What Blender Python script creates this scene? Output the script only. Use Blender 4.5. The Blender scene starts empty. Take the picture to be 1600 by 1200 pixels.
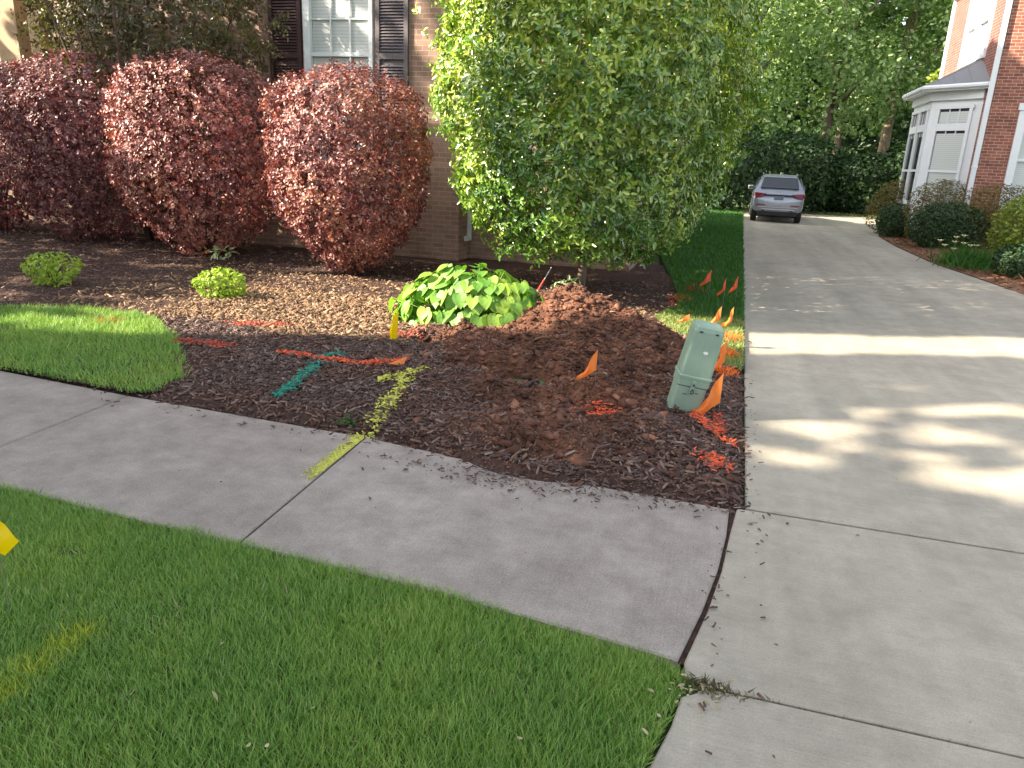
import bpy, math, random
import numpy as np
from mathutils import Matrix, Vector

random.seed(7)
RNG = np.random.default_rng(11)
S = bpy.context.scene
COL = S.collection

# ------------------------------------------------------------ camera
FPX = 1168.0          # focal length in pixels of a 1600 px wide picture
EYE = 1.7
Yc = np.array([360., 335., -FPX]); Yc /= np.linalg.norm(Yc)
Xc = np.array([4300., -550., FPX]); Xc -= Xc.dot(Yc) * Yc; Xc /= np.linalg.norm(Xc)
Zc = np.cross(Xc, Yc)
CM = np.array([Xc, Yc, Zc])
cam_data = bpy.data.cameras.new("camera")
cam = bpy.data.objects.new("camera", cam_data); COL.objects.link(cam)
cam_data.sensor_width = 36.0
cam_data.lens = FPX / 1600.0 * 36.0
cam_data.clip_start = 0.05; cam_data.clip_end = 2000
m4 = Matrix.Identity(4)
for i in range(3):
    for j in range(3):
        m4[i][j] = CM[i][j]
m4[2][3] = EYE
cam.matrix_world = m4
S.camera = cam

def gp(px, py, z=0.0):
    d = CM @ np.array([px - 800., 600. - py, -FPX])
    t = (z - EYE) / d[2]
    return (d[0] * t, d[1] * t)
def yp(px, py, y):
    d = CM @ np.array([px - 800., 600. - py, -FPX]); t = y / d[1]
    return (d[0] * t, EYE + d[2] * t)

# ------------------------------------------------------------ light
SUN_EL = math.radians(31)
SD = np.array([-0.88, -0.47]); SD /= np.linalg.norm(SD)      # ground direction towards the sun
world = bpy.data.worlds.new("World"); S.world = world
world.use_nodes = True
nt = world.node_tree; nt.nodes.clear()
sky = nt.nodes.new('ShaderNodeTexSky'); sky.sky_type = 'NISHITA'; sky.sun_disc = False
sky.sun_elevation = SUN_EL
sky.sun_rotation = math.atan2(SD[0], SD[1])
sky.air_density = 1.0; sky.dust_density = 2.5; sky.ozone_density = 0.6
bg = nt.nodes.new('ShaderNodeBackground'); bg.inputs[1].default_value = 0.13
wo = nt.nodes.new('ShaderNodeOutputWorld')
hs = nt.nodes.new('ShaderNodeHueSaturation'); hs.inputs['Saturation'].default_value = 0.45      # thin summer haze
nt.links.new(sky.outputs[0], hs.inputs['Color']); nt.links.new(hs.outputs[0], bg.inputs[0]); nt.links.new(bg.outputs[0], wo.inputs[0])
sl = bpy.data.lights.new("sun", 'SUN'); sl.energy = 5.0; sl.angle = math.radians(0.53); sl.color = (1.0, 0.87, 0.68)
so = bpy.data.objects.new("sun", sl); COL.objects.link(so)
tosun = Vector((SD[0] * math.cos(SUN_EL), SD[1] * math.cos(SUN_EL), math.sin(SUN_EL)))
so.rotation_euler = tosun.to_track_quat('Z', 'Y').to_euler()
so.location = (-20, -14, 20)
S.view_settings.view_transform = 'Standard'; S.view_settings.look = 'None'
S.view_settings.exposure = 1.90; S.view_settings.gamma = 1.0
S.view_settings.use_curve_mapping = False
S.render.engine = 'CYCLES'
S.cycles.max_bounces = 6; S.cycles.diffuse_bounces = 2; S.cycles.transparent_max_bounces = 6

# ------------------------------------------------------------ materials
def new_mat(name):
    m = bpy.data.materials.new(name); m.use_nodes = True
    n = m.node_tree; n.nodes.clear()
    out = n.nodes.new('ShaderNodeOutputMaterial')
    b = n.nodes.new('ShaderNodeBsdfPrincipled')
    n.links.new(b.outputs[0], out.inputs[0])
    return m, n, b, out
def N(n, t, **k):
    nd = n.nodes.new(t)
    for a, v in k.items():
        setattr(nd, a, v)
    return nd
def ramp(n, stops):
    r = n.nodes.new('ShaderNodeValToRGB')
    e = r.color_ramp.elements
    while len(e) < len(stops): e.new(0.5)
    for q, (p, c) in zip(e, stops):
        q.position = p; q.color = (c[0], c[1], c[2], 1)
    return r
def noise(n, vec, scale, detail=4, rough=0.6):
    t = N(n, 'ShaderNodeTexNoise'); t.inputs['Scale'].default_value = scale
    t.inputs['Detail'].default_value = detail; t.inputs['Roughness'].default_value = rough
    n.links.new(vec, t.inputs['Vector']); return t
def mixc(n, fac, a, b, mode='MIX'):
    m = N(n, 'ShaderNodeMix'); m.data_type = 'RGBA'; m.blend_type = mode
    for sock, v in ((m.inputs[0], fac), (m.inputs[6], a), (m.inputs[7], b)):
        if isinstance(v, (int, float)): sock.default_value = v
        elif isinstance(v, tuple): sock.default_value = (v[0], v[1], v[2], 1)
        else: n.links.new(v, sock)
    return m.outputs[2]
def bump(n, b, h, strength=0.3, dist=0.01):
    bp = N(n, 'ShaderNodeBump'); bp.inputs['Strength'].default_value = strength
    bp.inputs['Distance'].default_value = dist
    n.links.new(h, bp.inputs['Height']); n.links.new(bp.outputs[0], b.inputs['Normal'])

def plain(name, c, rough=0.6, metal=0.0, var=0.12, scale=6.0, bmp=0.05, spec=0.5):
    m, n, b, o = new_mat(name)
    tc = N(n, 'ShaderNodeTexCoord')
    t = noise(n, tc.outputs['Object'], scale)
    r = ramp(n, [(0.25, tuple(x * (1 - var) for x in c)), (0.75, tuple(min(1, x * (1 + var)) for x in c))])
    n.links.new(t.outputs[0], r.inputs[0]); n.links.new(r.outputs[0], b.inputs['Base Color'])
    b.inputs['Roughness'].default_value = rough; b.inputs['Metallic'].default_value = metal
    b.inputs['Specular IOR Level'].default_value = spec
    if bmp: 
        t2 = noise(n, tc.outputs['Object'], scale * 12)
        bump(n, b, t2.outputs[0], bmp, 0.01)
    return m

def leafmat(name, cols, rough=0.45, spec=0.5, trans=0.3, tcol=None, patch=None, pscale=1.2, plo=.45, zg=None):
    """leaf colours picked per leaf; patch = second palette in broad patches of new growth"""
    m, n, b, o = new_mat(name)
    geo = N(n, 'ShaderNodeNewGeometry')
    r = ramp(n, [(i / (len(cols) - 1), c) for i, c in enumerate(cols)])
    n.links.new(geo.outputs['Random Per Island'], r.inputs[0])
    c = r.outputs[0]
    if patch:
        tc = N(n, 'ShaderNodeTexCoord')
        t = noise(n, tc.outputs['Object'], pscale, 3)
        rr = ramp(n, [(plo, (0, 0, 0)), (plo + .17, (1, 1, 1))])
        if zg:      # new growth sits higher on the plant
            sz = N(n, 'ShaderNodeSeparateXYZ'); n.links.new(tc.outputs['Object'], sz.inputs[0])
            ma = N(n, 'ShaderNodeMath', operation='MULTIPLY_ADD'); ma.inputs[1].default_value = zg[1]; ma.inputs[2].default_value = -zg[0] * zg[1]
            n.links.new(sz.outputs[2], ma.inputs[0]); ad = N(n, 'ShaderNodeMath', operation='ADD'); n.links.new(ma.outputs[0], ad.inputs[0]); n.links.new(t.outputs[0], ad.inputs[1])
            n.links.new(ad.outputs[0], rr.inputs[0])
        else:
            n.links.new(t.outputs[0], rr.inputs[0])
        r2 = ramp(n, [(i / (len(patch) - 1), q) for i, q in enumerate(patch)])
        n.links.new(geo.outputs['Random Per Island'], r2.inputs[0])
        c = mixc(n, rr.outputs[0], c, r2.outputs[0])
    n.links.new(c, b.inputs['Base Color'])
    b.inputs['Roughness'].default_value = rough
    b.inputs['Specular IOR Level'].default_value = spec
    if trans > 0:
        tr = N(n, 'ShaderNodeBsdfTranslucent')
        k = mixc(n, 1.0, c, tcol or (1.3, 1.5, 0.6), 'MULTIPLY')
        n.links.new(k, tr.inputs[0])
        mx = N(n, 'ShaderNodeMixShader'); mx.inputs[0].default_value = trans
        n.links.new(b.outputs[0], mx.inputs[1]); n.links.new(tr.outputs[0], mx.inputs[2])
        n.links.new(mx.outputs[0], o.inputs[0])
    return m

def concrete(name, c1, c2, stain, fine=1.0, blot=1.0, broom=(0, 1), streak=0.0):
    m, n, b, o = new_mat(name)
    tc = N(n, 'ShaderNodeTexCoord'); v = tc.outputs['Object']
    big = noise(n, v, 0.8, 5, 0.65); mid = noise(n, v, 4.5, 7, 0.75); fn = noise(n, v, 130, 3, 0.85)
    r = ramp(n, [(0.32, c1), (0.68, c2)]); n.links.new(big.outputs[0], r.inputs[0])
    q = .24 * blot
    rm = ramp(n, [(0.32, (1 - q, 1 - q * 1.04, 1 - q * 1.04)), (0.66, (1 + q * .5,) * 3)]); n.links.new(mid.outputs[0], rm.inputs[0])
    k = mixc(n, 1.0, r.outputs[0], rm.outputs[0], 'MULTIPLY')
    rf = ramp(n, [(0.33, (1 - .5 * fine,) * 3), (0.55, (1.0, 1.0, 1.0)), (0.72, (1 + .3 * fine,) * 3)]); n.links.new(fn.outputs[0], rf.inputs[0])
    k = mixc(n, 1.0, k, rf.outputs[0], 'MULTIPLY')
    s1 = noise(n, v, 1.7, 8, 0.8)
    rs = ramp(n, [(0.54, (0, 0, 0)), (0.72, (1, 1, 1))]); n.links.new(s1.outputs[0], rs.inputs[0])
    mf = N(n, 'ShaderNodeMath', operation='MULTIPLY'); mf.inputs[1].default_value = 0.6
    n.links.new(rs.outputs[0], mf.inputs[0])
    k = mixc(n, mf.outputs[0], k, stain)
    if streak:
        m2 = N(n, 'ShaderNodeMapping'); m2.inputs['Scale'].default_value = (1.7, .12, 1); n.links.new(v, m2.inputs['Vector'])
        st = noise(n, m2.outputs[0], 1.0, 5, .6); rs2 = ramp(n, [(.36, (1 - streak,) * 3), (.6, (1.03, 1.03, 1.03))]); n.links.new(st.outputs[0], rs2.inputs[0])
        k = mixc(n, 1.0, k, rs2.outputs[0], 'MULTIPLY')
    # sparse dark specks and small spots
    vo = N(n, 'ShaderNodeTexVoronoi'); vo.inputs['Scale'].default_value = 7; n.links.new(v, vo.inputs['Vector'])
    rv = ramp(n, [(0.02, (1, 1, 1)), (0.045, (0, 0, 0))]); n.links.new(vo.outputs['Distance'], rv.inputs[0])
    mv = N(n, 'ShaderNodeMath', operation='MULTIPLY'); mv.inputs[1].default_value = 0.5
    n.links.new(rv.outputs[0], mv.inputs[0]); k = mixc(n, mv.outputs[0], k, (.08, .07, .06))
    # broom texture: fine drag lines
    mp = N(n, 'ShaderNodeMapping'); mp.inputs['Scale'].default_value = (3 if broom[1] else 160, 160 if broom[1] else 3, 1); n.links.new(v, mp.inputs['Vector'])
    br = noise(n, mp.outputs[0], 1.0, 3, .7)
    rb = ramp(n, [(0.35, (.94, .94, .94)), (0.65, (1.05, 1.05, 1.05))]); n.links.new(br.outputs[0], rb.inputs[0])
    k = mixc(n, 1.0, k, rb.outputs[0], 'MULTIPLY')
    n.links.new(k, b.inputs['Base Color'])
    b.inputs['Roughness'].default_value = 0.85; b.inputs['Specular IOR Level'].default_value = 0.3
    ad = N(n, 'ShaderNodeMath', operation='ADD'); n.links.new(fn.outputs[0], ad.inputs[0]); n.links.new(br.outputs[0], ad.inputs[1])
    bump(n, b, ad.outputs[0], 0.4, 0.004)
    return m

def brick(name, axis, c1, c2, mortar, bump_s=0.4):
    m, n, b, o = new_mat(name)
    geo = N(n, 'ShaderNodeNewGeometry'); sp = N(n, 'ShaderNodeSeparateXYZ'); cb = N(n, 'ShaderNodeCombineXYZ')
    n.links.new(geo.outputs['Position'], sp.inputs[0])
    n.links.new(sp.outputs[0 if axis == 'x' else 1], cb.inputs[0]); n.links.new(sp.outputs[2], cb.inputs[1])
    bt = N(n, 'ShaderNodeTexBrick'); n.links.new(cb.outputs[0], bt.inputs['Vector'])
    bt.inputs['Scale'].default_value = 1.0; bt.inputs['Brick Width'].default_value = 0.21
    bt.inputs['Row Height'].default_value = 0.076; bt.inputs['Mortar Size'].default_value = 0.006
    bt.inputs['Mortar Smooth'].default_value = 0.3
    bt.inputs['Color1'].default_value = (*c1, 1); bt.inputs['Color2'].default_value = (*c2, 1)
    bt.inputs['Mortar'].default_value = (*mortar, 1)
    t = noise(n, geo.outputs['Position'], 3.0, 5)
    r = ramp(n, [(0.3, (0.75, 0.75, 0.75)), (0.7, (1.15, 1.15, 1.15))]); n.links.new(t.outputs[0], r.inputs[0])
    k = mixc(n, 1.0, bt.outputs[0], r.outputs[0], 'MULTIPLY')
    n.links.new(k, b.inputs['Base Color']); b.inputs['Roughness'].default_value = 0.85
    inv = N(n, 'ShaderNodeMath', operation='SUBTRACT'); inv.inputs[0].default_value = 1.0
    n.links.new(bt.outputs['Fac'], inv.inputs[1]); bump(n, b, inv.outputs[0], bump_s, 0.01)
    return m

MAT = {}
MAT['sidewalk'] = concrete('sidewalk concrete', (0.31, 0.265, 0.23), (0.41, 0.36, 0.315), (0.21, 0.175, 0.15), .8, 1.1, (1, 0))
MAT['driveway'] = concrete('driveway concrete', (0.38, 0.345, 0.275), (0.47, 0.425, 0.345), (0.29, 0.255, 0.20), 0.4, .7, (0, 1), .16)
MAT['bark'] = plain('grey brown bark', (0.16, 0.12, 0.09), 0.9, var=0.4, scale=9, bmp=0.6)
MAT['palebark'] = plain('pale pine bark', (0.30, 0.22, 0.16), 0.9, var=0.4, scale=5, bmp=0.6)
MAT['twig'] = plain('twig bark', (0.09, 0.055, 0.04), 0.9, var=0.3, scale=20, bmp=0.3)
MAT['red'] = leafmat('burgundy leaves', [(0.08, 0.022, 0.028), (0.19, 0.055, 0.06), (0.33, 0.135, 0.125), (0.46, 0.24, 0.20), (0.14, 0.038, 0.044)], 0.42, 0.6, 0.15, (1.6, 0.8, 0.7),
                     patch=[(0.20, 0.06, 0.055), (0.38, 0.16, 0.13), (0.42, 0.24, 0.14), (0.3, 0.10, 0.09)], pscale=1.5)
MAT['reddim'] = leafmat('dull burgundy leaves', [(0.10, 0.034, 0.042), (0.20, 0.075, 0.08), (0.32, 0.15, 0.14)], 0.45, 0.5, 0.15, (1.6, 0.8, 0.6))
MAT['green'] = leafmat('glossy green leaves', [(0.022, 0.075, 0.01), (0.05, 0.145, 0.018), (0.10, 0.23, 0.03), (0.20, 0.32, 0.05), (0.04, 0.13, 0.014)], 0.27, 0.9, 0.14,
                       patch=[(0.08, 0.21, 0.02), (0.27, 0.38, 0.035), (0.50, 0.55, 0.09), (0.15, 0.27, 0.025), (0.04, 0.13, 0.012)], pscale=1.3, plo=.42, zg=(1.9, .11))
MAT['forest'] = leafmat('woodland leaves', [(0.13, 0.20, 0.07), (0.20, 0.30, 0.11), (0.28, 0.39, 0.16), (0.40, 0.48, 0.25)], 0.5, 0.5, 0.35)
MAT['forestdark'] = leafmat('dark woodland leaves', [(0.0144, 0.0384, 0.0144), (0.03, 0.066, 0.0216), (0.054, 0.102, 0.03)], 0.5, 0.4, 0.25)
MAT['yellowleaf'] = leafmat('yellow green leaves', [(0.11, 0.17, 0.02), (0.2, 0.26, 0.03), (0.28, 0.33, 0.06)], 0.45, 0.5, 0.35)
MAT['olive'] = leafmat('olive brown leaves', [(0.05, 0.055, 0.02), (0.09, 0.09, 0.035), (0.14, 0.125, 0.055), (0.09, 0.05, 0.03)], 0.4, 0.6, 0.3)
MAT['nandina'] = leafmat('olive orange leaves', [(0.08, 0.10, 0.025), (0.16, 0.14, 0.035), (0.22, 0.13, 0.04), (0.09, 0.11, 0.03)], 0.5, 0.5, 0.3)
MAT['hosta'] = leafmat('hosta leaves', [(0.10, 0.25, 0.04), (0.17, 0.35, 0.06), (0.28, 0.44, 0.08)], 0.42, 0.5, 0.28,
                       patch=[(0.16, 0.32, 0.04), (0.32, 0.46, 0.06)], pscale=2.0)
MAT['lime'] = leafmat('lime leaves', [(0.18, 0.30, 0.03), (0.30, 0.42, 0.05), (0.42, 0.50, 0.09)], 0.5, 0.4, 0.3)
MAT['paleleaf'] = leafmat('pale leaves', [(0.25, 0.35, 0.15), (0.42, 0.50, 0.30)], 0.5, 0.4, 0.2)
MAT['canopy'] = leafmat('shade caster leaves', [(0.05, 0.09, 0.03), (0.08, 0.13, 0.04)], 0.6, 0.3, 0.12)
MAT['grass'] = leafmat('lawn blades', [(0.095, 0.205, 0.042), (0.17, 0.34, 0.075), (0.25, 0.43, 0.10), (0.37, 0.47, 0.17), (0.13, 0.27, 0.05)], 0.5, 0.35, 0.3, (1.3, 1.4, 0.7),
                       patch=[(0.16, 0.32, 0.055), (0.28, 0.43, 0.10), (0.42, 0.50, 0.17)], pscale=1.6)
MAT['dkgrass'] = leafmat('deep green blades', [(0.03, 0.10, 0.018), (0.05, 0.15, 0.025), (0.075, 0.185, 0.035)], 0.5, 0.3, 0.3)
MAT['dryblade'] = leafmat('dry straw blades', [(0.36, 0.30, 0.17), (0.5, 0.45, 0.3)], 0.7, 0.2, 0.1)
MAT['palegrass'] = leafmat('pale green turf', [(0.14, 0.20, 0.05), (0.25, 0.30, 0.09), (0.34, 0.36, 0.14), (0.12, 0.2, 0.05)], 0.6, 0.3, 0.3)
MAT['chip'] = leafmat('shredded bark', [(0.05, 0.03, 0.025), (0.10, 0.062, 0.052), (0.075, 0.045, 0.038), (0.17, 0.115, 0.095), (0.06, 0.036, 0.03), (0.30, 0.22, 0.185)], 0.75, 0.35, 0,
                      patch=[(0.045, 0.022, 0.016), (0.11, 0.055, 0.04), (0.07, 0.035, 0.025), (0.16, 0.09, 0.065), (0.24, 0.15, 0.11)], pscale=1.6)
MAT['tanchip'] = leafmat('dry tan mulch', [(0.12, 0.066, 0.036), (0.288, 0.18, 0.102), (0.18, 0.102, 0.06), (0.432, 0.3, 0.18)], 0.75, 0.3, 0)
MAT['clod'] = leafmat('clay clods', [(0.12, 0.056, 0.036), (0.21, 0.095, 0.058), (0.33, 0.155, 0.10), (0.12, 0.06, 0.042), (0.20, 0.11, 0.08)], 0.95, 0.15, 0,
                      patch=[(0.04, 0.02, 0.015), (0.075, 0.038, 0.027), (0.11, 0.05, 0.033)], pscale=3.2, plo=.40)
MAT['straw'] = leafmat('pine straw', [(0.14, 0.06, 0.03), (0.22, 0.10, 0.055), (0.3, 0.16, 0.09)], 0.8, 0.2, 0)
def paint(name, c): return leafmat(name, [tuple(.35 * x + .02 for x in c), tuple(x * 0.6 for x in c), c, tuple(min(1, x * 1.1) for x in c)], 0.7, 0.3, 0)
MAT['p_orange'] = paint('orange marking paint', (0.78, 0.13, 0.05))
MAT['p_red'] = paint('faded red marking paint', (0.50, 0.09, 0.05))
MAT['p_yellow'] = paint('yellow marking paint', (0.60, 0.60, 0.10))
MAT['p_green'] = paint('green marking paint', (0.03, 0.27, 0.19))
def leafbump(m, scale, st, dist):
    n = m.node_tree; b = [q for q in n.nodes if q.type == 'BSDF_PRINCIPLED'][0]; tc = N(n, 'ShaderNodeTexCoord')
    bump(n, b, noise(n, tc.outputs['Object'], scale, 3, .6).outputs[0], st, dist)
leafbump(MAT['hosta'], 45, .6, .01)
def flagmat(name, c):
    m = leafmat(name, [c, tuple(min(1, x * 1.05) for x in c)], 0.4, 0.5, 0.4, (1.1, 1.0, 1.0)); return m
MAT['f_orange'] = flagmat('orange plastic film', (0.95, 0.27, 0.05))
MAT['f_red'] = flagmat('red orange plastic film', (0.85, 0.13, 0.05))
MAT['f_yellow'] = flagmat('yellow plastic film', (0.92, 0.68, 0.0))
MAT['wire'] = plain('steel wire', (0.35, 0.33, 0.31), 0.5, 0.8, bmp=0)
MAT['boxgreen'] = plain('utility green plastic', (0.235, 0.335, 0.26), 0.5, var=0.10, scale=9, bmp=0.03)
MAT['dark'] = plain('black rubber', (0.015, 0.015, 0.016), 0.6, bmp=0)
MAT['white'] = plain('white painted trim', (0.70, 0.73, 0.75), 0.5, var=0.04, bmp=0.02)
MAT['cream'] = plain('cream siding', (0.78, 0.74, 0.62), 0.6, var=0.05, bmp=0.02)
MAT['tan'] = plain('tan column', (0.42, 0.29, 0.17), 0.7, var=0.12, bmp=0.05)
MAT['shutter'] = plain('dark plum shutter paint', (0.10, 0.085, 0.095), 0.5, var=0.1, bmp=0.03)
MAT['darkshutter'] = plain('dark red brown shutter paint', (0.05, 0.02, 0.02), 0.5, var=0.1, bmp=0.03)
MAT['roofshingle'] = plain('grey shingles', (0.14, 0.13, 0.125), 0.9, var=0.25, scale=12, bmp=0.5)
MAT['roofmetal'] = plain('grey metal roof', (0.20, 0.20, 0.21), 0.4, 0.3, var=0.06, bmp=0.01)
MAT['carpaint'] = plain('silver car paint', (0.31, 0.33, 0.38), 0.25, 0.45, var=0.03, bmp=0, spec=0.7)
MAT['carglass'] = plain('tinted car glass', (0.012, 0.014, 0.022), 0.06, 0, var=0.1, bmp=0, spec=1.0)
MAT['chrome'] = plain('chrome trim', (0.7, 0.7, 0.72), 0.12, 1.0, var=0.02, bmp=0)
MAT['lamp'] = plain('dark red lamp plastic', (0.16, 0.006, 0.012), 0.15, 0, var=0.1, bmp=0)
MAT['plate'] = plain('blue grey plate', (0.13, 0.17, 0.23), 0.5, 0, var=0.1, bmp=0)
MAT['bricktan'] = brick('tan pink brick', 'x', (0.24, 0.14, 0.10), (0.34, 0.215, 0.155), (0.36, 0.30, 0.25))
MAT['bricktany'] = brick('tan pink brick return', 'y', (0.24, 0.14, 0.10), (0.34, 0.215, 0.155), (0.36, 0.30, 0.25))
MAT['brickred'] = brick('red brick', 'x', (0.20, 0.062, 0.042), (0.32, 0.115, 0.07), (0.44, 0.36, 0.30))
MAT['brickredy'] = brick('red brick side', 'y', (0.19, 0.055, 0.045), (0.28, 0.09, 0.07), (0.40, 0.32, 0.28))

def glassmat(name, tint):
    m, n, b, o = new_mat(name)
    b.inputs['Base Color'].default_value = (*tint, 1); b.inputs['Roughness'].default_value = 0.08
    b.inputs['Specular IOR Level'].default_value = 0.8
    return m
MAT['glass'] = glassmat('dark window glass', (0.03, 0.035, 0.04))
def blindmat():
    m, n, b, o = new_mat('white slatted blind')
    geo = N(n, 'ShaderNodeNewGeometry'); sp = N(n, 'ShaderNodeSeparateXYZ'); n.links.new(geo.outputs['Position'], sp.inputs[0])
    k = N(n, 'ShaderNodeMath', operation='MULTIPLY'); k.inputs[1].default_value = 1 / 0.05; n.links.new(sp.outputs[2], k.inputs[0])
    fr = N(n, 'ShaderNodeMath', operation='FRACT'); n.links.new(k.outputs[0], fr.inputs[0])
    r = ramp(n, [(0.0, (0.30, 0.33, 0.32)), (0.25, (0.50, 0.54, 0.52)), (1.0, (0.58, 0.61, 0.59))])
    n.links.new(fr.outputs[0], r.inputs[0]); n.links.new(r.outputs[0], b.inputs['Base Color'])
    b.inputs['Roughness'].default_value = 0.35; b.inputs['Specular IOR Level'].default_value = 0.7
    return m
MAT['blind'] = blindmat()

def soilmat():
    m, n, b, o = new_mat('bed soil')
    tc = N(n, 'ShaderNodeTexCoord'); v = tc.outputs['Object']
    at = N(n, 'ShaderNodeAttribute', attribute_name='clay')
    a = noise(n, v, 22, 6, 0.7); d = noise(n, v, 9, 6, 0.7)
    r1 = ramp(n, [(0.3, (0.04, 0.024, 0.019)), (0.7, (0.12, 0.075, 0.06))]); n.links.new(a.outputs[0], r1.inputs[0])
    r2 = ramp(n, [(0.25, (0.06, 0.028, 0.018)), (0.5, (0.17, 0.078, 0.046)), (0.75, (0.28, 0.135, 0.085))]); n.links.new(d.outputs[0], r2.inputs[0])
    n.links.new(mixc(n, at.outputs['Fac'], r1.outputs[0], r2.outputs[0]), b.inputs['Base Color'])
    b.inputs['Roughness'].default_value = 0.95; b.inputs['Specular IOR Level'].default_value = 0.15
    bump(n, b, noise(n, v, 60, 5, 0.8).outputs[0], 0.9, 0.02)
    return m
MAT['soil'] = soilmat()
MAT['turfsoil'] = plain('turf soil', (0.045, 0.06, 0.02), 0.95, var=0.4, scale=15, bmp=0.6)
MAT['groundmat'] = plain('lawn ground', (0.05, 0.085, 0.025), 0.95, var=0.4, scale=2, bmp=0.5)
MAT['bedstraw'] = plain('pine straw ground', (0.20, 0.095, 0.05), 0.95, var=0.4, scale=18, bmp=0.9)
MAT['asphalt'] = plain('asphalt', (0.055, 0.055, 0.055), 0.9, var=0.2, scale=30, bmp=0.5)

# ------------------------------------------------------------ mesh helpers
def tag(o, label=None, cat=None, group=None, kind=None):
    if label: o['label'] = label
    if cat: o['category'] = cat
    if group: o['group'] = group
    if kind: o['kind'] = kind
    return o
def empty(name, loc, label, cat, group=None, rz=0.0):
    o = bpy.data.objects.new(name, None); COL.objects.link(o); o.location = loc
    o.rotation_euler = (0, 0, rz); o.empty_display_size = 0.1
    return tag(o, label, cat, group)
def mesh_np(name, V, faces, mat, parent=None, smooth=False, local=False):
    """V (n,3); faces: list of (k,m) int arrays or of index lists. Coordinates are world unless local"""
    V = np.asarray(V, dtype=np.float64)
    if parent is not None and not local:
        q = parent
        while q is not None:
            V = V - np.array(q.location); q = q.parent
    me = bpy.data.meshes.new(name)
    arrs = [np.asarray(f) for f in faces] if (len(faces) and isinstance(faces[0], np.ndarray) and faces[0].ndim == 2) else None
    if arrs is None:
        me.from_pydata([tuple(v) for v in V], [], [list(f) for f in faces])
    else:
        me.vertices.add(len(V)); me.vertices.foreach_set('co', V.astype(np.float32).ravel())
        tot = sum(a.size for a in arrs); cnt = sum(len(a) for a in arrs)
        me.loops.add(tot); me.polygons.add(cnt)
        me.loops.foreach_set('vertex_index', np.concatenate([a.ravel() for a in arrs]).astype(np.int32))
        sizes = np.concatenate([np.full(len(a), a.shape[1]) for a in arrs])
        me.polygons.foreach_set('loop_start', np.concatenate([[0], np.cumsum(sizes)[:-1]]).astype(np.int32))
        me.update(calc_edges=True); me.validate()
    if smooth:
        me.polygons.foreach_set('use_smooth', np.ones(len(me.polygons), dtype=bool))
    me.materials.append(mat)
    o = bpy.data.objects.new(name, me); COL.objects.link(o)
    if parent is not None: o.parent = parent
    return o

class MB:
    def __init__(s): s.v = []; s.f = []
    def add(s, V, F):
        k = len(s.v); s.v += [tuple(map(float, p)) for p in V]; s.f += [[i + k for i in f] for f in F]; return s
    def box(s, x0, x1, y0, y1, z0, z1):
        V = [(x, y, z) for z in (z0, z1) for y in (y0, y1) for x in (x0, x1)]
        return s.add(V, [(0, 2, 3, 1), (4, 5, 7, 6), (0, 1, 5, 4), (2, 6, 7, 3), (0, 4, 6, 2), (1, 3, 7, 5)])
    def obox(s, c, ax, ay, az, hx, hy, hz):
        c, ax, ay, az = map(np.array, (c, ax, ay, az))
        V = [c + ax * hx * i + ay * hy * j + az * hz * k for k in (-1, 1) for j in (-1, 1) for i in (-1, 1)]
        return s.add(V, [(0, 2, 3, 1), (4, 5, 7, 6), (0, 1, 5, 4), (2, 6, 7, 3), (0, 4, 6, 2), (1, 3, 7, 5)])
    def tube(s, pts, rad, n=8, cap=True):
        pts = [np.array(p, float) for p in pts]
        if not hasattr(rad, '__len__'): rad = [rad] * len(pts)
        V = []; F = []
        for i, p in enumerate(pts):
            d = pts[min(i + 1, len(pts) - 1)] - pts[max(i - 1, 0)]; d /= (np.linalg.norm(d) + 1e-9)
            a = np.cross(d, (0.13, 0.92, 0.37)); a /= np.linalg.norm(a); b = np.cross(d, a)
            for k in range(n):
                t = 2 * math.pi * k / n; V.append(p + rad[i] * (a * math.cos(t) + b * math.sin(t)))
        for i in range(len(pts) - 1):
            for k in range(n):
                F.append((i * n + k, i * n + (k + 1) % n, (i + 1) * n + (k + 1) % n, (i + 1) * n + k))
        if cap:
            F.append(tuple(range(n))[::-1]); F.append(tuple((len(pts) - 1) * n + k for k in range(n)))
        return s.add(V, F)
    def prism(s, poly, d):
        """poly: 3D points; extruded by vector d"""
        n = len(poly); V = [np.array(p) for p in poly] + [np.array(p) + np.array(d) for p in poly]
        F = [tuple(range(n)), tuple(range(2 * n - 1, n - 1, -1))] + [(i, i + n, (i + 1) % n + n, (i + 1) % n) for i in range(n)]
        return s.add(V, F)
    def build(s, name, mat, parent=None, smooth=False, local=False, bevel=0):
        o = mesh_np(name, s.v, s.f, mat, parent, smooth, local)
        if bevel:
            b = o.modifiers.new('bevel', 'BEVEL'); b.width = bevel; b.segments = 2; b.limit_method = 'ANGLE'
        return o

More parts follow.
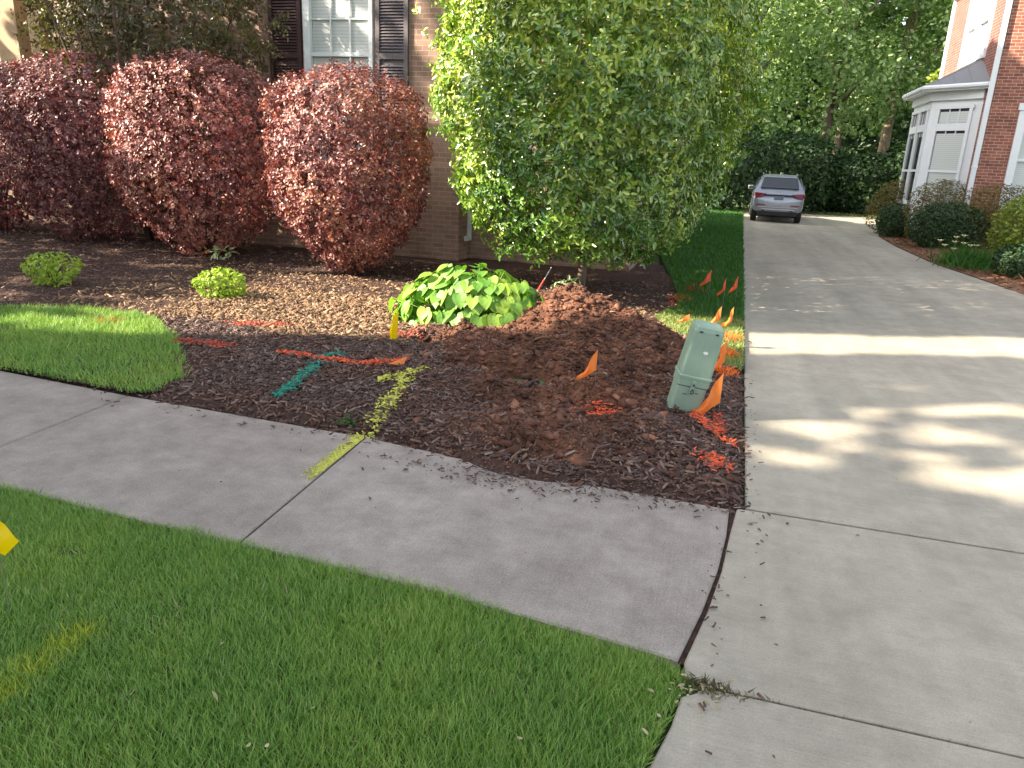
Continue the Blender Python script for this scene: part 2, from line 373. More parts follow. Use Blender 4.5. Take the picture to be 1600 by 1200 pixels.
# vectorised value noise
_T = RNG.random((64, 64, 64))
def vnoise(P):
    P = np.asarray(P, float); i = np.floor(P).astype(int); f = P - i; f = f * f * (3 - 2 * f)
    def g(a, b, c): return _T[(i[..., 0] + a) % 64, (i[..., 1] + b) % 64, (i[..., 2] + c) % 64]
    x, y, z = f[..., 0], f[..., 1], f[..., 2]
    def L(a, b, t): return a + (b - a) * t
    return L(L(L(g(0,0,0), g(1,0,0), x), L(g(0,1,0), g(1,1,0), x), y), L(L(g(0,0,1), g(1,0,1), x), L(g(0,1,1), g(1,1,1), x), y), z) * 2 - 1
def fbm(x, y, z=0.0, s=1.0, o=4):
    x = np.asarray(x, float); z = np.broadcast_to(z, x.shape)
    r = 0; a = 1.0
    for k in range(o):
        P = np.stack([x * s + 7.3 * k, y * s + 3.1 * k, z * s + 5.7 * k], -1); r = r + a * vnoise(P); a *= 0.5; s *= 2.03
    return r / 1.9
def norm(a): return a / (np.linalg.norm(a, axis=-1, keepdims=True) + 1e-9)
def inpoly(x, y, poly):
    poly = np.asarray(poly); c = np.zeros(np.shape(x), bool); j = len(poly) - 1
    for i in range(len(poly)):
        xi, yi = poly[i]; xj, yj = poly[j]
        c ^= ((yi > y) != (yj > y)) & (x < (xj - xi) * (y - yi) / (yj - yi + 1e-12) + xi); j = i
    return c

T_LEAF = (np.array([(0, 0, 0), (-.5, .3, .07), (-.42, .7, .06), (0, 1, -.06), (.42, .7, .06), (.5, .3, .07)], float), [np.array([[0, 3, 2, 1], [0, 5, 4, 3]])])
T_SLIM = (np.array([(0, 0, 0), (-.5, .45, .08), (0, 1, -.05), (.5, .45, .08)], float), [np.array([[0, 2, 1], [0, 3, 2]])])
def scatter(tmpl, P, Nn, D, L, W):
    tv, tf = tmpl; n = len(P)
    Nn = norm(Nn); D = D - (D * Nn).sum(-1, keepdims=True) * Nn; D = norm(D); X = np.cross(D, Nn)
    L = np.broadcast_to(L, (n,))[:, None, None]; W = np.broadcast_to(W, (n,))[:, None, None]
    V = P[:, None, :] + X[:, None, :] * tv[None, :, 0:1] * W + D[:, None, :] * tv[None, :, 1:2] * L + Nn[:, None, :] * tv[None, :, 2:3] * L
    off = (np.arange(n) * len(tv))[:, None, None]
    F = [(a[None] + off).reshape(-1, a.shape[1]) for a in tf]
    return V.reshape(-1, 3), F
def rdir(n): return norm(RNG.normal(size=(n, 3)))

def sprigs(P, Nn, k, length, L, W, up=.35, spread=.75, nj=.7):
    """k leaves set round a short shoot at every point; returns leaf points, normals, directions"""
    m = len(P); d = norm(Nn * .8 + rdir(m) * .55 + np.array([0, 0, up]))
    ln = length * (.5 + .9 * RNG.random(m))
    t = (np.arange(k) + .5) / k
    side = norm(np.cross(d, rdir(m))); side2 = np.cross(d, side)
    a = (np.arange(k) * 2.4)[None, :] + RNG.random((m, 1)) * 6.28
    rad = side[:, None] * np.cos(a)[..., None] + side2[:, None] * np.sin(a)[..., None]
    Q = P[:, None] + d[:, None] * (t[None, :, None] * ln[:, None, None])
    D = d[:, None] * (.55 + .6 * t[None, :, None]) + rad * spread + RNG.normal(size=(m, k, 3)) * .18
    NN = d[:, None] * .9 + Nn[:, None] * .35 - rad * .25 + RNG.normal(size=(m, k, 3)) * nj * .6
    return Q.reshape(-1, 3), norm(NN.reshape(-1, 3)), D.reshape(-1, 3)
def foliage_sprigs(name, P, Nn, k, length, L, W, mat, parent, inner=None, **kw):
    Q, NN, D = sprigs(P, Nn, k, length, L, W, **kw)
    if inner is not None:
        Q = np.concatenate([Q, inner[0]]); NN = np.concatenate([NN, norm(inner[1] + rdir(len(inner[1])) * .9)]); D = np.concatenate([D, rdir(len(inner[0]))])
    sz = .65 + .65 * RNG.random(len(Q))
    V, F = scatter(T_LEAF, Q, NN, D, L * sz, W * sz)
    return mesh_np(name, V, F, mat, parent)

def crown_pts(n, prof, R, H, base, lump=0.12, ls=1.6, depth=0.3, squash=1.0, seed=0.0, sharp=2.0):
    """points in the outer layer of a revolved outline (prof: list (t, r)); returns points and outward normals"""
    ts = np.array([p[0] for p in prof]); rs = np.array([p[1] for p in prof])
    t = RNG.random(n * 3); r = np.interp(t, ts, rs); keep = RNG.random(n * 3) < np.maximum(r, 0.3)
    t = t[keep][:n]; n = len(t); r = np.interp(t, ts, rs)
    a = RNG.random(n) * 2 * math.pi
    # disc fill near top and bottom caps
    dep = depth * RNG.random(n) ** sharp
    cap = (t > 0.93) | (t < 0.07); fill = np.where(cap, RNG.random(n) ** .5, 1 - dep)
    nz = 1 + lump * 1.9 * fbm(np.cos(a) * R * r * ls, np.sin(a) * R * r * ls, t * H * ls + seed, 1.0, 3)
    rr = r * R * nz * fill
    dr = (np.interp(t + .03, ts, rs) - np.interp(t - .03, ts, rs)) / .06
    nx = np.cos(a); ny = np.sin(a); nzv = -dr * R / H
    nzv = np.where(t > .93, 2.0, nzv); nzv = np.where(t < .07, -1.2, nzv)
    P = np.stack([base[0] + nx * rr, base[1] + ny * rr * squash, base[2] + t * H * (1 + 0.0 * nz)], -1)
    return P, norm(np.stack([nx, ny, nzv], -1))
def foliage(name, P, Nn, L, W, mat, parent, tmpl=T_LEAF, out=0.9, up=0.35, jitter=0.9, dup=0.2, ddown=0.0):
    n = len(P)
    nn = norm(Nn * out + rdir(n) * jitter + np.array([0, 0, up]))
    D = rdir(n) + np.array([0, 0, dup - ddown]) + Nn * 0.5
    s = 0.7 + 0.6 * RNG.random(n)
    V, F = scatter(tmpl, P, nn, D, L * s, W * s)
    return mesh_np(name, V, F, mat, parent)

# ------------------------------------------------------------ layout lines
SW_TOP = np.array([(-60, 4.6), (-14, 4.55), (-5.2, 4.14), (-3.92, 4.03), (-2.05, 3.95), (-.78, 3.78), (.15, 3.75)])
SW_BOT = np.array([(-60, 3.15), (-14, 3.05), (-3.39, 2.62), (-1.96, 2.55), (-.93, 2.50), (0, 2.39)])
DL = 0.235                      # left edge of the driveway
def swt(x): return np.interp(x, SW_TOP[:, 0], SW_TOP[:, 1])
def swb(x): return np.interp(x, SW_BOT[:, 0], SW_BOT[:, 1])
seam = [(.165, 3.765), (.15, 3.45), (.12, 3.1), (.07, 2.75), (.0, 2.39)]
LAWN_L = [gp(*p) for p in [(-700, 470), (-100, 484), (0, 487), (150, 487), (235, 500), (275, 530), (292, 565), (285, 600), (245, 618)]] + [(-3.9, 4.04), (-6, 4.18), (-14, 4.55), (-16, 4.6)]
STRIP = [(DL - .01, 6.6), (DL - .01, 34), (-4.0, 34), (-2.2, 22), (-1.2, 14), (-.72, 11), (-.55, 9.4), (-.75, 8.6), (-.45, 7.8), (-.12, 7.3), (-.05, 6.7)]

def HT(x, y):
    """height of the planting bed"""
    x = np.asarray(x, float); y = np.asarray(y, float)
    def g(cx, cy, sx, sy): return np.exp(-((x - cx) / sx) ** 2 - ((y - cy) / sy) ** 2)
    h = 0.015 + 0.02 * fbm(x, y, 0, 1.1, 4)
    m = 0.33 * g(-1.55, 7.3, .55, .48) + .12 * g(-1.65, 7.0, .7, .6) + 0.20 * g(-.9, 7.05, .5, .35) + .07 * g(-2.45, 6.65, .5, .2)
    m += 0.17 * g(-1.12, 6.3, .42, .24) + .17 * g(-1.95, 5.95, .36, .22) - .26 * g(-1.42, 5.68, .42, .15) - .16 * g(-2.38, 6.35, .32, .14) - .10 * g(-.75, 5.75, .35, .14)
    m += .11 * g(-.75, 5.2, .45, .25) + .12 * g(-1.75, 5.1, .4, .2) + .10 * g(-.9, 4.45, .45, .2) + .09 * g(-1.45, 4.2, .25, .17) + .08 * g(-.4, 4.55, .3, .2) + .06 * g(-2.2, 5.6, .3, .3)
    c = CLAY(x, y)
    rough = c * (0.12 * fbm(x, y, 0, 2.8, 5) + 0.10 * np.abs(fbm(x, y, 4, 5, 5)) + .012 * fbm(x, y, 4, 30, 2))
    h = h + m + rough + 0.012 * fbm(x, y, 2, 14, 3) * (1 - c)
    # meets the concrete
    e = y - swt(x) - 0.03 * fbm(x, y, 9, 5, 3) + 0.0
    spill = np.exp(-((x + 1.05) / .42) ** 2) * .16
    k = np.clip((e + 0.015 + spill) / 0.16, 0, 1); k = k * k * (3 - 2 * k)
    h = -0.03 + (h + 0.045) * k
    k2 = np.clip((DL - x) / 0.12, 0, 1)
    return np.where(y > 3.6, -0.03 + (h + .03) * k2, h)
def CLAY(x, y):
    def g(cx, cy, sx, sy): return np.exp(-((x - cx) / sx) ** 2 - ((y - cy) / sy) ** 2)
    v = 1.5 * g(-1.5, 6.9, .95, .75) + 1.4 * g(-1.4, 5.7, 1.0, .6) + 1.2 * g(-.85, 6.8, .75, .5) + 1.0 * g(-1.0, 4.8, .75, .5) + .9 * g(-2.3, 6.4, .5, .4) + .35 * g(-.4, 5.6, .4, .6) + .9 * g(-1.05, 4.15, .55, .3)
    return np.clip(v - .22 + .45 * fbm(x, y, 3, 2.2, 4), 0, 1)

# ------------------------------------------------------------ ground, road, driveway, sidewalk
mesh_np('ground', [(-400, -300, -.06), (400, -300, -.06), (400, 500, -.06), (-400, 500, -.06)], [(0, 1, 2, 3)], MAT['groundmat']); tag(bpy.data.objects['ground'], kind='structure')
rd = MB(); rd.box(-200, 200, -9.5, -1.2, -.3, -.05); tag(rd.build('road', MAT['asphalt']), kind='structure')
kb = MB(); kb.box(-200, -.4, -1.2, -1.02, -.3, .07); kb.box(5.2, 200, -1.2, -1.02, -.3, .07); kb.box(-200, 200, -9.7, -9.52, -.3, .07)
tag(kb.build('kerb', MAT['sidewalk'], bevel=.02), kind='structure')

def slab(mb, poly, z=0.0, th=.12, bev=.007):
    P = np.array(poly); 
    a = 0.5 * np.sum(P[:, 0] * np.roll(P[:, 1], -1) - np.roll(P[:, 0], -1) * P[:, 1])
    if a < 0: P = P[::-1]
    n = len(P); e = np.roll(P, -1, 0) - P; e = e / np.linalg.norm(e, axis=1)[:, None]; nr = np.stack([e[:, 1], -e[:, 0]], -1)
    mtr = nr + np.roll(nr, 1, 0); mtr = mtr / np.maximum((mtr * mtr).sum(1, keepdims=True) / 2, .3)
    I = P - mtr * bev
    V = [(p[0], p[1], z) for p in I] + [(p[0], p[1], z - bev) for p in P] + [(p[0], p[1], z - th) for p in P]
    F = [tuple(range(n))] + [(i + n, (i + 1) % n + n, (i + 1) % n, i) for i in range(n)] + [(i + 2 * n, (i + 1) % n + 2 * n, (i + 1) % n + n, i + n) for i in range(n)]
    mb.add(V, F)
G = 0.006
sw = MB()
jx = [(.0, 0), (-2.05, -1.96), (-3.92, -3.85)] + [(-3.92 - 1.87 * k, -3.85 - 1.87 * k) for k in range(1, 26)]
for i in range(len(jx) - 1):
    (tr, br), (tl, bl) = jx[i], jx[i + 1]
    if i == 0:
        sm = [(p[0] - .007, p[1]) for p in seam]
        top = [(x, float(swt(x))) for x in np.linspace(.12, tl + G, 9)]
        bot = [(x, float(swb(x))) for x in np.linspace(bl + G, -.03, 7)]
        slab(sw, sm[::-1][:-1] + [(.152, 3.75)] + top + bot)
    else:
        top = [(x, float(swt(x))) for x in np.linspace(tr - G, tl + G, 5)]
        bot = [(x, float(swb(x))) for x in np.linspace(bl + G, br - G, 5)]
        slab(sw, top + bot)
tag(sw.build('sidewalk', MAT['sidewalk']), kind='structure')
DR = np.array([(-1.2, 5.6), (1.6, 5.0), (2.4, 4.75), (12.9, 4.6), (15, 4.37), (17.7, 4.05), (21, 3.98), (24.2, 4.05), (28, 4.6), (32, 5.2), (35.2, 6.0)])
def drr(y): return float(np.interp(y, DR[:, 0], DR[:, 1]))
dw = MB()
ys = [3.80, 6.65, 9.5, 12.35, 15.2, 18.05, 20.9, 23.75, 26.6, 29.45, 32.3, 35.2]
slab(dw, [(p[0] + .008 + .003 * i, p[1]) for i, p in enumerate(seam[1:])] + [(.03, 2.30), (.11, 2.285), (drr(2.285), 2.285), (drr(3.8), 3.79), (.19, 3.775)])
for a, b in zip(ys[:-1], ys[1:]):
    g = 0.005 if a < 4 else 0.003
    R_ = [(drr(y), y) for y in np.linspace(a + g, b - g, 6)]
    slab(dw, [(DL, a + g)] + R_ + [(DL, b - g)])
apr = [(.115, 2.273), (.02, 2.2), (.0, 2.05), (-.06, 1.8), (-.16, 1.3), (-.35, .6), (-.6, -.2), (-.9, -1.0), (-.9, -1.19), (6.4, -1.19), (drr(1.6) + .2, .6), (drr(2.27), 2.273)]
slab(dw, apr)
sp_ = [(p[0] - .02, p[1]) for p in seam] + [(p[0] + .02, p[1]) for p in seam[::-1]]
mesh_np('joint_soil', [(p[0], p[1], -.016) for p in sp_], [(i, i + 1, 8 - i, 9 - i) for i in range(4)], MAT['soil']); tag(bpy.data.objects['joint_soil'], kind='structure')
tag(dw.build('driveway', MAT['driveway']), kind='structure')

# ------------------------------------------------------------ planting bed
def grid(x0, x1, y0, y1, st):
    xs = np.arange(x0, x1 + st * .5, st); yy = np.arange(y0, y1 + st * .5, st)
    Xg, Yg = np.meshgrid(xs, yy); nx, ny = len(xs), len(yy)
    i = np.arange(nx * ny).reshape(ny, nx)
    F = np.stack([i[:-1, :-1].ravel(), i[:-1, 1:].ravel(), i[1:, 1:].ravel(), i[1:, :-1].ravel()], -1)
    return Xg.ravel(), Yg.ravel(), F
xs = np.concatenate([np.arange(-17, -5.5, .1), np.arange(-5.5, .24, .022)]); yy = np.concatenate([np.arange(3.45, 8.2, .022), np.arange(8.2, 13.6, .1)])
Xg, Yg = np.meshgrid(xs, yy); nx, ny = len(xs), len(yy); ii = np.arange(nx * ny).reshape(ny, nx)
F = np.stack([ii[:-1, :-1].ravel(), ii[:-1, 1:].ravel(), ii[1:, 1:].ravel(), ii[1:, :-1].ravel()], -1)
Xr, Yr = Xg.ravel(), Yg.ravel()
bed = mesh_np('planting_bed', np.stack([Xr, Yr, HT(Xr, Yr)], -1), [F], MAT['soil'], smooth=True)
at = bed.data.attributes.new('clay', 'FLOAT', 'POINT'); at.data.foreach_set('value', CLAY(Xr, Yr).astype(np.float32))
tag(bed, kind='structure')

T_CHIP = (np.array([(-.5, 0, 0), (.5, .05, 0), (.42, 1, 0), (-.35, .93, 0), (-.4, .06, .16), (.4, .1, .13), (.3, .92, .15), (-.25, .86, .12)], float),
          [np.array([[4, 5, 6, 7], [0, 1, 5, 4], [1, 2, 6, 5], [2, 3, 7, 6], [3, 0, 4, 7]])])
def chips(name, X, Y, L, W, mat, parent=None, lift=0.004, tilt=0.35, zf=HT, tmpl=T_CHIP):
    n = len(X); Z = zf(X, Y) + lift + RNG.random(n) * .012
    a = RNG.random(n) * 2 * math.pi
    Nn = norm(np.stack([RNG.normal(size=n) * tilt, RNG.normal(size=n) * tilt, np.ones(n)], -1))
    D = np.stack([np.cos(a), np.sin(a), np.zeros(n)], -1)
    s = 0.35 + 1.5 * RNG.random(n) ** 2.2
    V, F = scatter(tmpl, np.stack([X, Y, Z], -1), Nn, D, L * s, W * (0.6 + .8 * RNG.random(n)))
    return mesh_np(name, V, F, mat, parent)
def pts_in(x0, x1, y0, y1, dens):
    n = int((x1 - x0) * (y1 - y0) * dens); return x0 + (x1 - x0) * RNG.random(n), y0 + (y1 - y0) * RNG.random(n)
def bedmask(X, Y): return (Y > swt(X) - .02) & (X < DL - .01) & ~inpoly(X, Y, LAWN_L) & ~inpoly(X, Y, STRIP)
X, Y = pts_in(-5.6, .23, 3.7, 8.0, 2300); k = bedmask(X, Y) & (RNG.random(len(X)) < np.where(CLAY(X, Y) > .5, .10, 1.0)); X, Y = X[k], Y[k]
X2, Y2 = pts_in(-15, -.2, 4.4, 11.2, 330); k = bedmask(X2, Y2) & ~((X2 > -5.6) & (Y2 < 8.0)); X2, Y2 = X2[k], Y2[k]
Xa, Ya = np.concatenate([X, X2]), np.concatenate([Y, Y2])
tanm = (Ya > 6.0 + .35 * fbm(Xa, Ya, 6, 1.5, 3) + np.where(Xa > -2.7, .9, 0)) & (Ya < 9.3 + .6 * fbm(Xa, Ya, 7, 1.2, 3)) & (Xa > -7.2 - .5 * fbm(Xa, Ya, 8, 1, 2)) & (CLAY(Xa, Ya) < .4) & (RNG.random(len(Xa)) < .8)
tag(chips('shredded_bark_mulch', Xa[~tanm], Ya[~tanm], .042, .0095, MAT['chip']), 'dark brown shredded bark mulch covering the planting bed', 'mulch', kind='stuff')
tag(chips('dry_leaf_mulch', Xa[tanm], Ya[tanm], .048, .016, MAT['tanchip'], tilt=.5), 'dry tan wood chips and leaves lying behind the dark mulch', 'mulch', kind='stuff')
X, Y = pts_in(-3.2, .2, 3.62, 8.1, 3600); k = (bedmask(X, Y) | ((Y > swt(X) - .10) & (np.abs(X + 1.05) < .45))) & (RNG.random(len(X)) < .10 + CLAY(X, Y)); X, Y = X[k], Y[k]
ph = (1 + 5 ** .5) / 2
ico = norm(np.array([(-1, ph, 0), (1, ph, 0), (-1, -ph, 0), (1, -ph, 0), (0, -1, ph), (0, 1, ph), (0, -1, -ph), (0, 1, -ph), (ph, 0, -1), (ph, 0, 1), (-ph, 0, -1), (-ph, 0, 1)], float))
icf = np.array([(0, 11, 5), (0, 5, 1), (0, 1, 7), (0, 7, 10), (0, 10, 11), (1, 5, 9), (5, 11, 4), (11, 10, 2), (10, 7, 6), (7, 1, 8), (3, 9, 4), (3, 4, 2), (3, 2, 6), (3, 6, 8), (3, 8, 9), (4, 9, 5), (2, 4, 11), (6, 2, 10), (8, 6, 7), (9, 8, 1)])
def lumps(name, X, Y, r, mat, zf=HT):
    n = len(X); s = r * (0.4 + 1.2 * RNG.random(n) ** 2 + 4.0 * RNG.random(n) ** 30 + 3 * RNG.random(n) ** 200)
    ji = 1 + .5 * RNG.normal(size=(n, 12, 1)); sq = np.stack([1 + .4 * RNG.random(n), .8 + .3 * RNG.random(n), .55 + .3 * RNG.random(n)], -1)
    V = ico[None] * np.clip(ji, .35, 1.9) * sq[:, None, :]; a = RNG.random(n) * 6.28; c, sn = np.cos(a)[:, None], np.sin(a)[:, None]
    V = np.stack([V[..., 0] * c - V[..., 1] * sn, V[..., 0] * sn + V[..., 1] * c, V[..., 2]], -1) * s[:, None, None]
    V += np.stack([X, Y, zf(X, Y) + s * .2], -1)[:, None, :]
    F = (icf[None] + (np.arange(n) * 12)[:, None, None]).reshape(-1, 3)
    return mesh_np(name, V.reshape(-1, 3), [F], mat)
tag(lumps('dirt_clods', X, Y, .0085, MAT['clod']), 'reddish brown clay clods dug up in the bed', 'dirt clods', kind='stuff')
# stray bits on the concrete
def flat0(x, y): return np.zeros(np.shape(x)) + .001
def scat_near(cx, cy, sx, sy, n): return cx + sx * RNG.normal(size=n), cy + sy * RNG.normal(size=n)
bx, by = [], []
for c in [(-1.05, 3.66, .38, .07, 330), (-2.3, 3.87, .9, .05, 110), (-.2, 3.7, .35, .05, 90), (.27, 5, .03, 1.2, 70), (.11, 2.95, .022, .4, 36), (1.5, 4.2, 1.2, 1.2, 5), (-2, 3.1, 1.5, .3, 6)]:
    a, b = scat_near(*c); bx.append(a); by.append(b)
bx = np.concatenate(bx); by = np.concatenate(by)
tag(chips('bark_crumbs', bx, by, .024, .008, MAT['chip'], zf=flat0, tilt=.15), 'loose bark crumbs scattered on the concrete beside the bed', 'bark crumbs', kind='stuff')

# twigs and roots on the dirt
def twig(pa, pb, r, lift, label, name='twig', mat='tanchip', cat='twig', group=None):
    a = np.array([*gp(*pa, .1), 0.]); b = np.array([*gp(*pb, .1), 0.]); pts = []
    for t in np.linspace(0, 1, 7):
        p = a + (b - a) * t; p[:2] += RNG.normal(size=2) * .008; p[2] = float(HT(p[0], p[1])) + lift + .015 * math.sin(t * 3); pts.append(p)
    o = MB().tube(pts, [r * (1 - .5 * t) for t in np.linspace(0, 1, 7)], 7).build(name, MAT[mat], smooth=True)
    return tag(o, label, cat, group)
twig((895, 508), (922, 488), .011, .015, 'tan stick lying near the top of the dirt mound')
twig((830, 537), (866, 541), .007, .02, 'thin pale stick lying below the top of the dirt mound')
twig((818, 600), (850, 580), .016, .02, 'dark thick root poking out of the dug hole', name='root', mat='twig', cat='root')
twig((800, 705), (815, 693), .009, .01, 'short pale stick at the front of the dug dirt, left one of a pair')
twig((817, 704), (838, 680), .010, .01, 'longer brown stick at the front of the dug dirt, right one of a pair')

# ------------------------------------------------------------ grass
T_BLADE = (np.array([(-.5, 0, 0), (.5, 0, 0), (-.38, .5, .10), (.38, .5, .10), (0, 1, .38)], float), [np.array([[0, 1, 3, 2]]), np.array([[2, 3, 4]])])
def blades(name, X, Y, z, h, w, mat, parent=None, lean=.45, hv=None):
    n = len(X); a = RNG.random(n) * 2 * math.pi
    D = np.stack([RNG.normal(size=n) * lean, RNG.normal(size=n) * lean, np.ones(n)], -1)
    Nn = np.stack([np.cos(a), np.sin(a), np.zeros(n)], -1)
    hh = h * (.5 + .8 * RNG.random(n)) * (hv if hv is not None else 1)
    zz = z(X, Y) if callable(z) else np.full(n, z)
    V, F = scatter(T_BLADE, np.stack([X, Y, zz], -1), Nn, D, hh, w)
    return mesh_np(name, V, F, mat, parent)
def turf(poly, dens, zb):
    P = np.array(poly); X, Y = pts_in(P[:, 0].min(), P[:, 0].max(), P[:, 1].min(), P[:, 1].max(), dens)
    k = inpoly(X, Y, poly); return X[k], Y[k]
VERGE = [(-14, 3.05), (-5, 2.72), (-3.39, 2.63), (-1.96, 2.57), (-.93, 2.50), (-.05, 2.37), (.02, 2.33), (.06, 2.27), (.0, 2.2), (-.03, 2.05), (-.08, 1.8), (-.18, 1.3), (-.37, .6), (-.62, -.2), (-.92, -1.0), (-14, -1.0)]
def flatsheet(name, poly, z, mat):
    o = mesh_np(name, [(p[0], p[1], z) for p in poly], [tuple(range(len(poly)))], mat); tag(o, kind='structure'); return o
flatsheet('verge_soil', VERGE, -.028, MAT['turfsoil'])
near = [p for p in [(-3.9, 2.66), (-1.96, 2.57), (-.93, 2.52), (-.05, 2.39), (.03, 2.33), (.06, 2.27), (.01, 2.2), (-.02, 2.05), (-.07, 1.8), (-.15, 1.35), (-.2, 1.15), (-3.9, .9)]]
X, Y = turf(near, 34000, 0)
X = X + .014 * fbm(X, Y, 0, 9, 2); hv = np.clip(1 + .5 * fbm(X, Y, 0, 3.2, 3), .45, 1.5)
bare = np.exp(-((X - gp(105, 858)[0]) / .09) ** 2 - ((Y - gp(105, 858)[1]) / .05) ** 2)
k = RNG.random(len(X)) > bare * .85; X, Y, hv = X[k], Y[k], hv[k]
# yellow sprayed blades bottom left
ya, yb = np.array(gp(-120, 1170)), np.array(gp(125, 985))
def seg_d(X, Y, a, b):
    d = b - a; t = np.clip(((X - a[0]) * d[0] + (Y - a[1]) * d[1]) / (d @ d), 0, 1); return np.hypot(X - a[0] - t * d[0], Y - a[1] - t * d[1])
q = seg_d(X, Y, ya, yb); py = RNG.random(len(X)) < .55 * np.exp(-(q / .055) ** 2)
og = blades('lawn_grass', X[~py], Y[~py], -.028, .046, .0034, MAT['grass'], hv=hv[~py])
tag(og, 'green lawn grass growing on the verge in front of the sidewalk', 'grass', kind='stuff')
MAT['yblade'] = leafmat('yellow sprayed blades', [(0.30, 0.36, 0.04), (0.52, 0.55, 0.07), (0.65, 0.64, 0.10)], .5, .3, .3)
tag(blades('paint_mark', X[py], Y[py], -.026, .047, .0036, MAT['yblade'], hv=hv[py]), 'faint yellow sprayed line on the grass in the lower left corner', 'paint mark')
X, Y = turf([(-14, 3.05), (-5, 2.72), (-3.9, 2.66), (-3.9, .9), (-.2, 1.15), (-.6, -.2), (-.92, -1.0), (-14, -1.0)], 1200, 0)
tag(blades('verge_grass', X, Y, -.028, .055, .011, MAT['grass']), 'green grass of the verge running on past the left of the picture', 'grass', kind='stuff')
X, Y = turf(near, 260, 0)
tag(blades('dry_grass', X, Y, -.028, .05, .005, MAT['dryblade'], lean=1.6), 'pale dry blades scattered through the front lawn', 'dry grass', kind='stuff')
# small white petals and scraps in the grass
X = np.array([gp(*p)[0] for p in [(812, 1158), (388, 1170), (418, 1178), (345, 1016), (490, 1117), (1012, 1157), (1030, 1125), (332, 1090)]]); Y = np.array([gp(*p)[1] for p in [(812, 1158), (388, 1170), (418, 1178), (345, 1016), (490, 1117), (1012, 1157), (1030, 1125), (332, 1090)]])
tag(chips('dead_leaf', X, Y, .03, .014, MAT['dryblade'], zf=lambda x, y: np.zeros(len(x)) + .012, tmpl=T_LEAF), 'small pale dead leaves caught in the lawn at the bottom', 'dead leaves', kind='stuff')
# weeds at the corner of the seam
cx, cy = scat_near(.10, 2.27, .05, .02, 200); k = cx > -.02
tag(blades('crack_weeds', cx[k], cy[k], 0, .03, .005, MAT['olive'], lean=1.0), 'flattened weeds and dry clippings at the corner where verge meets driveway', 'weeds', kind='stuff')
cx, cy = scat_near(.45, 2.279, .28, .006, 260)
tag(blades('joint_moss', cx, cy, -.03, .03, .004, MAT['olive'], lean=.9), 'sparse weeds in the joint of the driveway apron', 'weeds', kind='stuff')
cx, cy = scat_near(.09, 2.22, .06, .05, 60)
tag(chips('leaf_litter', cx, cy, .02, .010, MAT['dryblade'], zf=flat0, tmpl=T_LEAF), 'pale leaf scraps on the concrete by the verge corner', 'leaf litter', kind='stuff')
# left lawn
mesh_np('lawn_soil', [(p[0], p[1], .03) for p in LAWN_L], [tuple(range(len(LAWN_L)))], MAT['turfsoil']); tag(bpy.data.objects['lawn_soil'], kind='structure')
Lp = [p for p in LAWN_L]
X, Y = turf(Lp, 5200, 0); k = (X > -8.2); X, Y = X[k], Y[k]; X = X + .09 * fbm(X, Y, 0, 4, 3); 
oc = np.array(gp(172, 509)); po = RNG.random(len(X)) < .5 * np.exp(-((X - oc[0]) / .16) ** 2 - ((Y - oc[1]) / .12) ** 2)
tag(blades('left_lawn_grass', X[~po], Y[~po], .015, .075, .007, MAT['grass'], hv=np.clip(1 + .4 * fbm(X[~po], Y[~po], 0, 3, 3), .5, 1.5)), 'green lawn grass between the sidewalk and the mulch on the left', 'grass', kind='stuff')
MAT['oblade'] = leafmat('orange sprayed blades', [(0.35, 0.14, 0.03), (0.5, 0.17, 0.05)], .6, .3, .2)
tag(blades('paint_mark', X[po], Y[po], .017, .075, .007, MAT['oblade']), 'faint orange sprayed spot on the left lawn', 'paint mark')
X, Y = turf(Lp, 1500, 0); k = (X <= -8.2); tag(blades('far_left_lawn', X[k], Y[k], .015, .08, .014, MAT['grass']), 'grass of the left lawn beyond the picture edge', 'grass', kind='stuff')
# strip along the driveway
def stripz(x, y): return np.full(np.shape(x), .035)
mesh_np('grass_strip_soil', [(p[0], p[1], .04 if p[1] < 13.4 else .03) for p in STRIP], [tuple(range(len(STRIP)))], MAT['turfsoil']); tag(bpy.data.objects['grass_strip_soil'], kind='structure')
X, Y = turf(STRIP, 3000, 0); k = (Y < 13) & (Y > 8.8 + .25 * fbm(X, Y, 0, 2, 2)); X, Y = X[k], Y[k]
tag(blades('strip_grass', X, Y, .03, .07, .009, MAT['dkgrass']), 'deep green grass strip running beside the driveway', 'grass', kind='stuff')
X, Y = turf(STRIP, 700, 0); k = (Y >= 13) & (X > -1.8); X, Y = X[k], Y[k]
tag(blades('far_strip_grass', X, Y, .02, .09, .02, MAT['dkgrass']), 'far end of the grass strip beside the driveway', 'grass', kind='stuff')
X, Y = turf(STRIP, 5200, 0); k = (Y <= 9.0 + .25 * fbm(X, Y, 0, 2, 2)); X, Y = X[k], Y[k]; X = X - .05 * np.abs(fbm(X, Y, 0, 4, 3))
tag(blades('pale_turf', X, Y, .03, .05, .010, MAT['palegrass'], lean=.9), 'sunlit pale turf behind the green utility box', 'grass', kind='stuff')

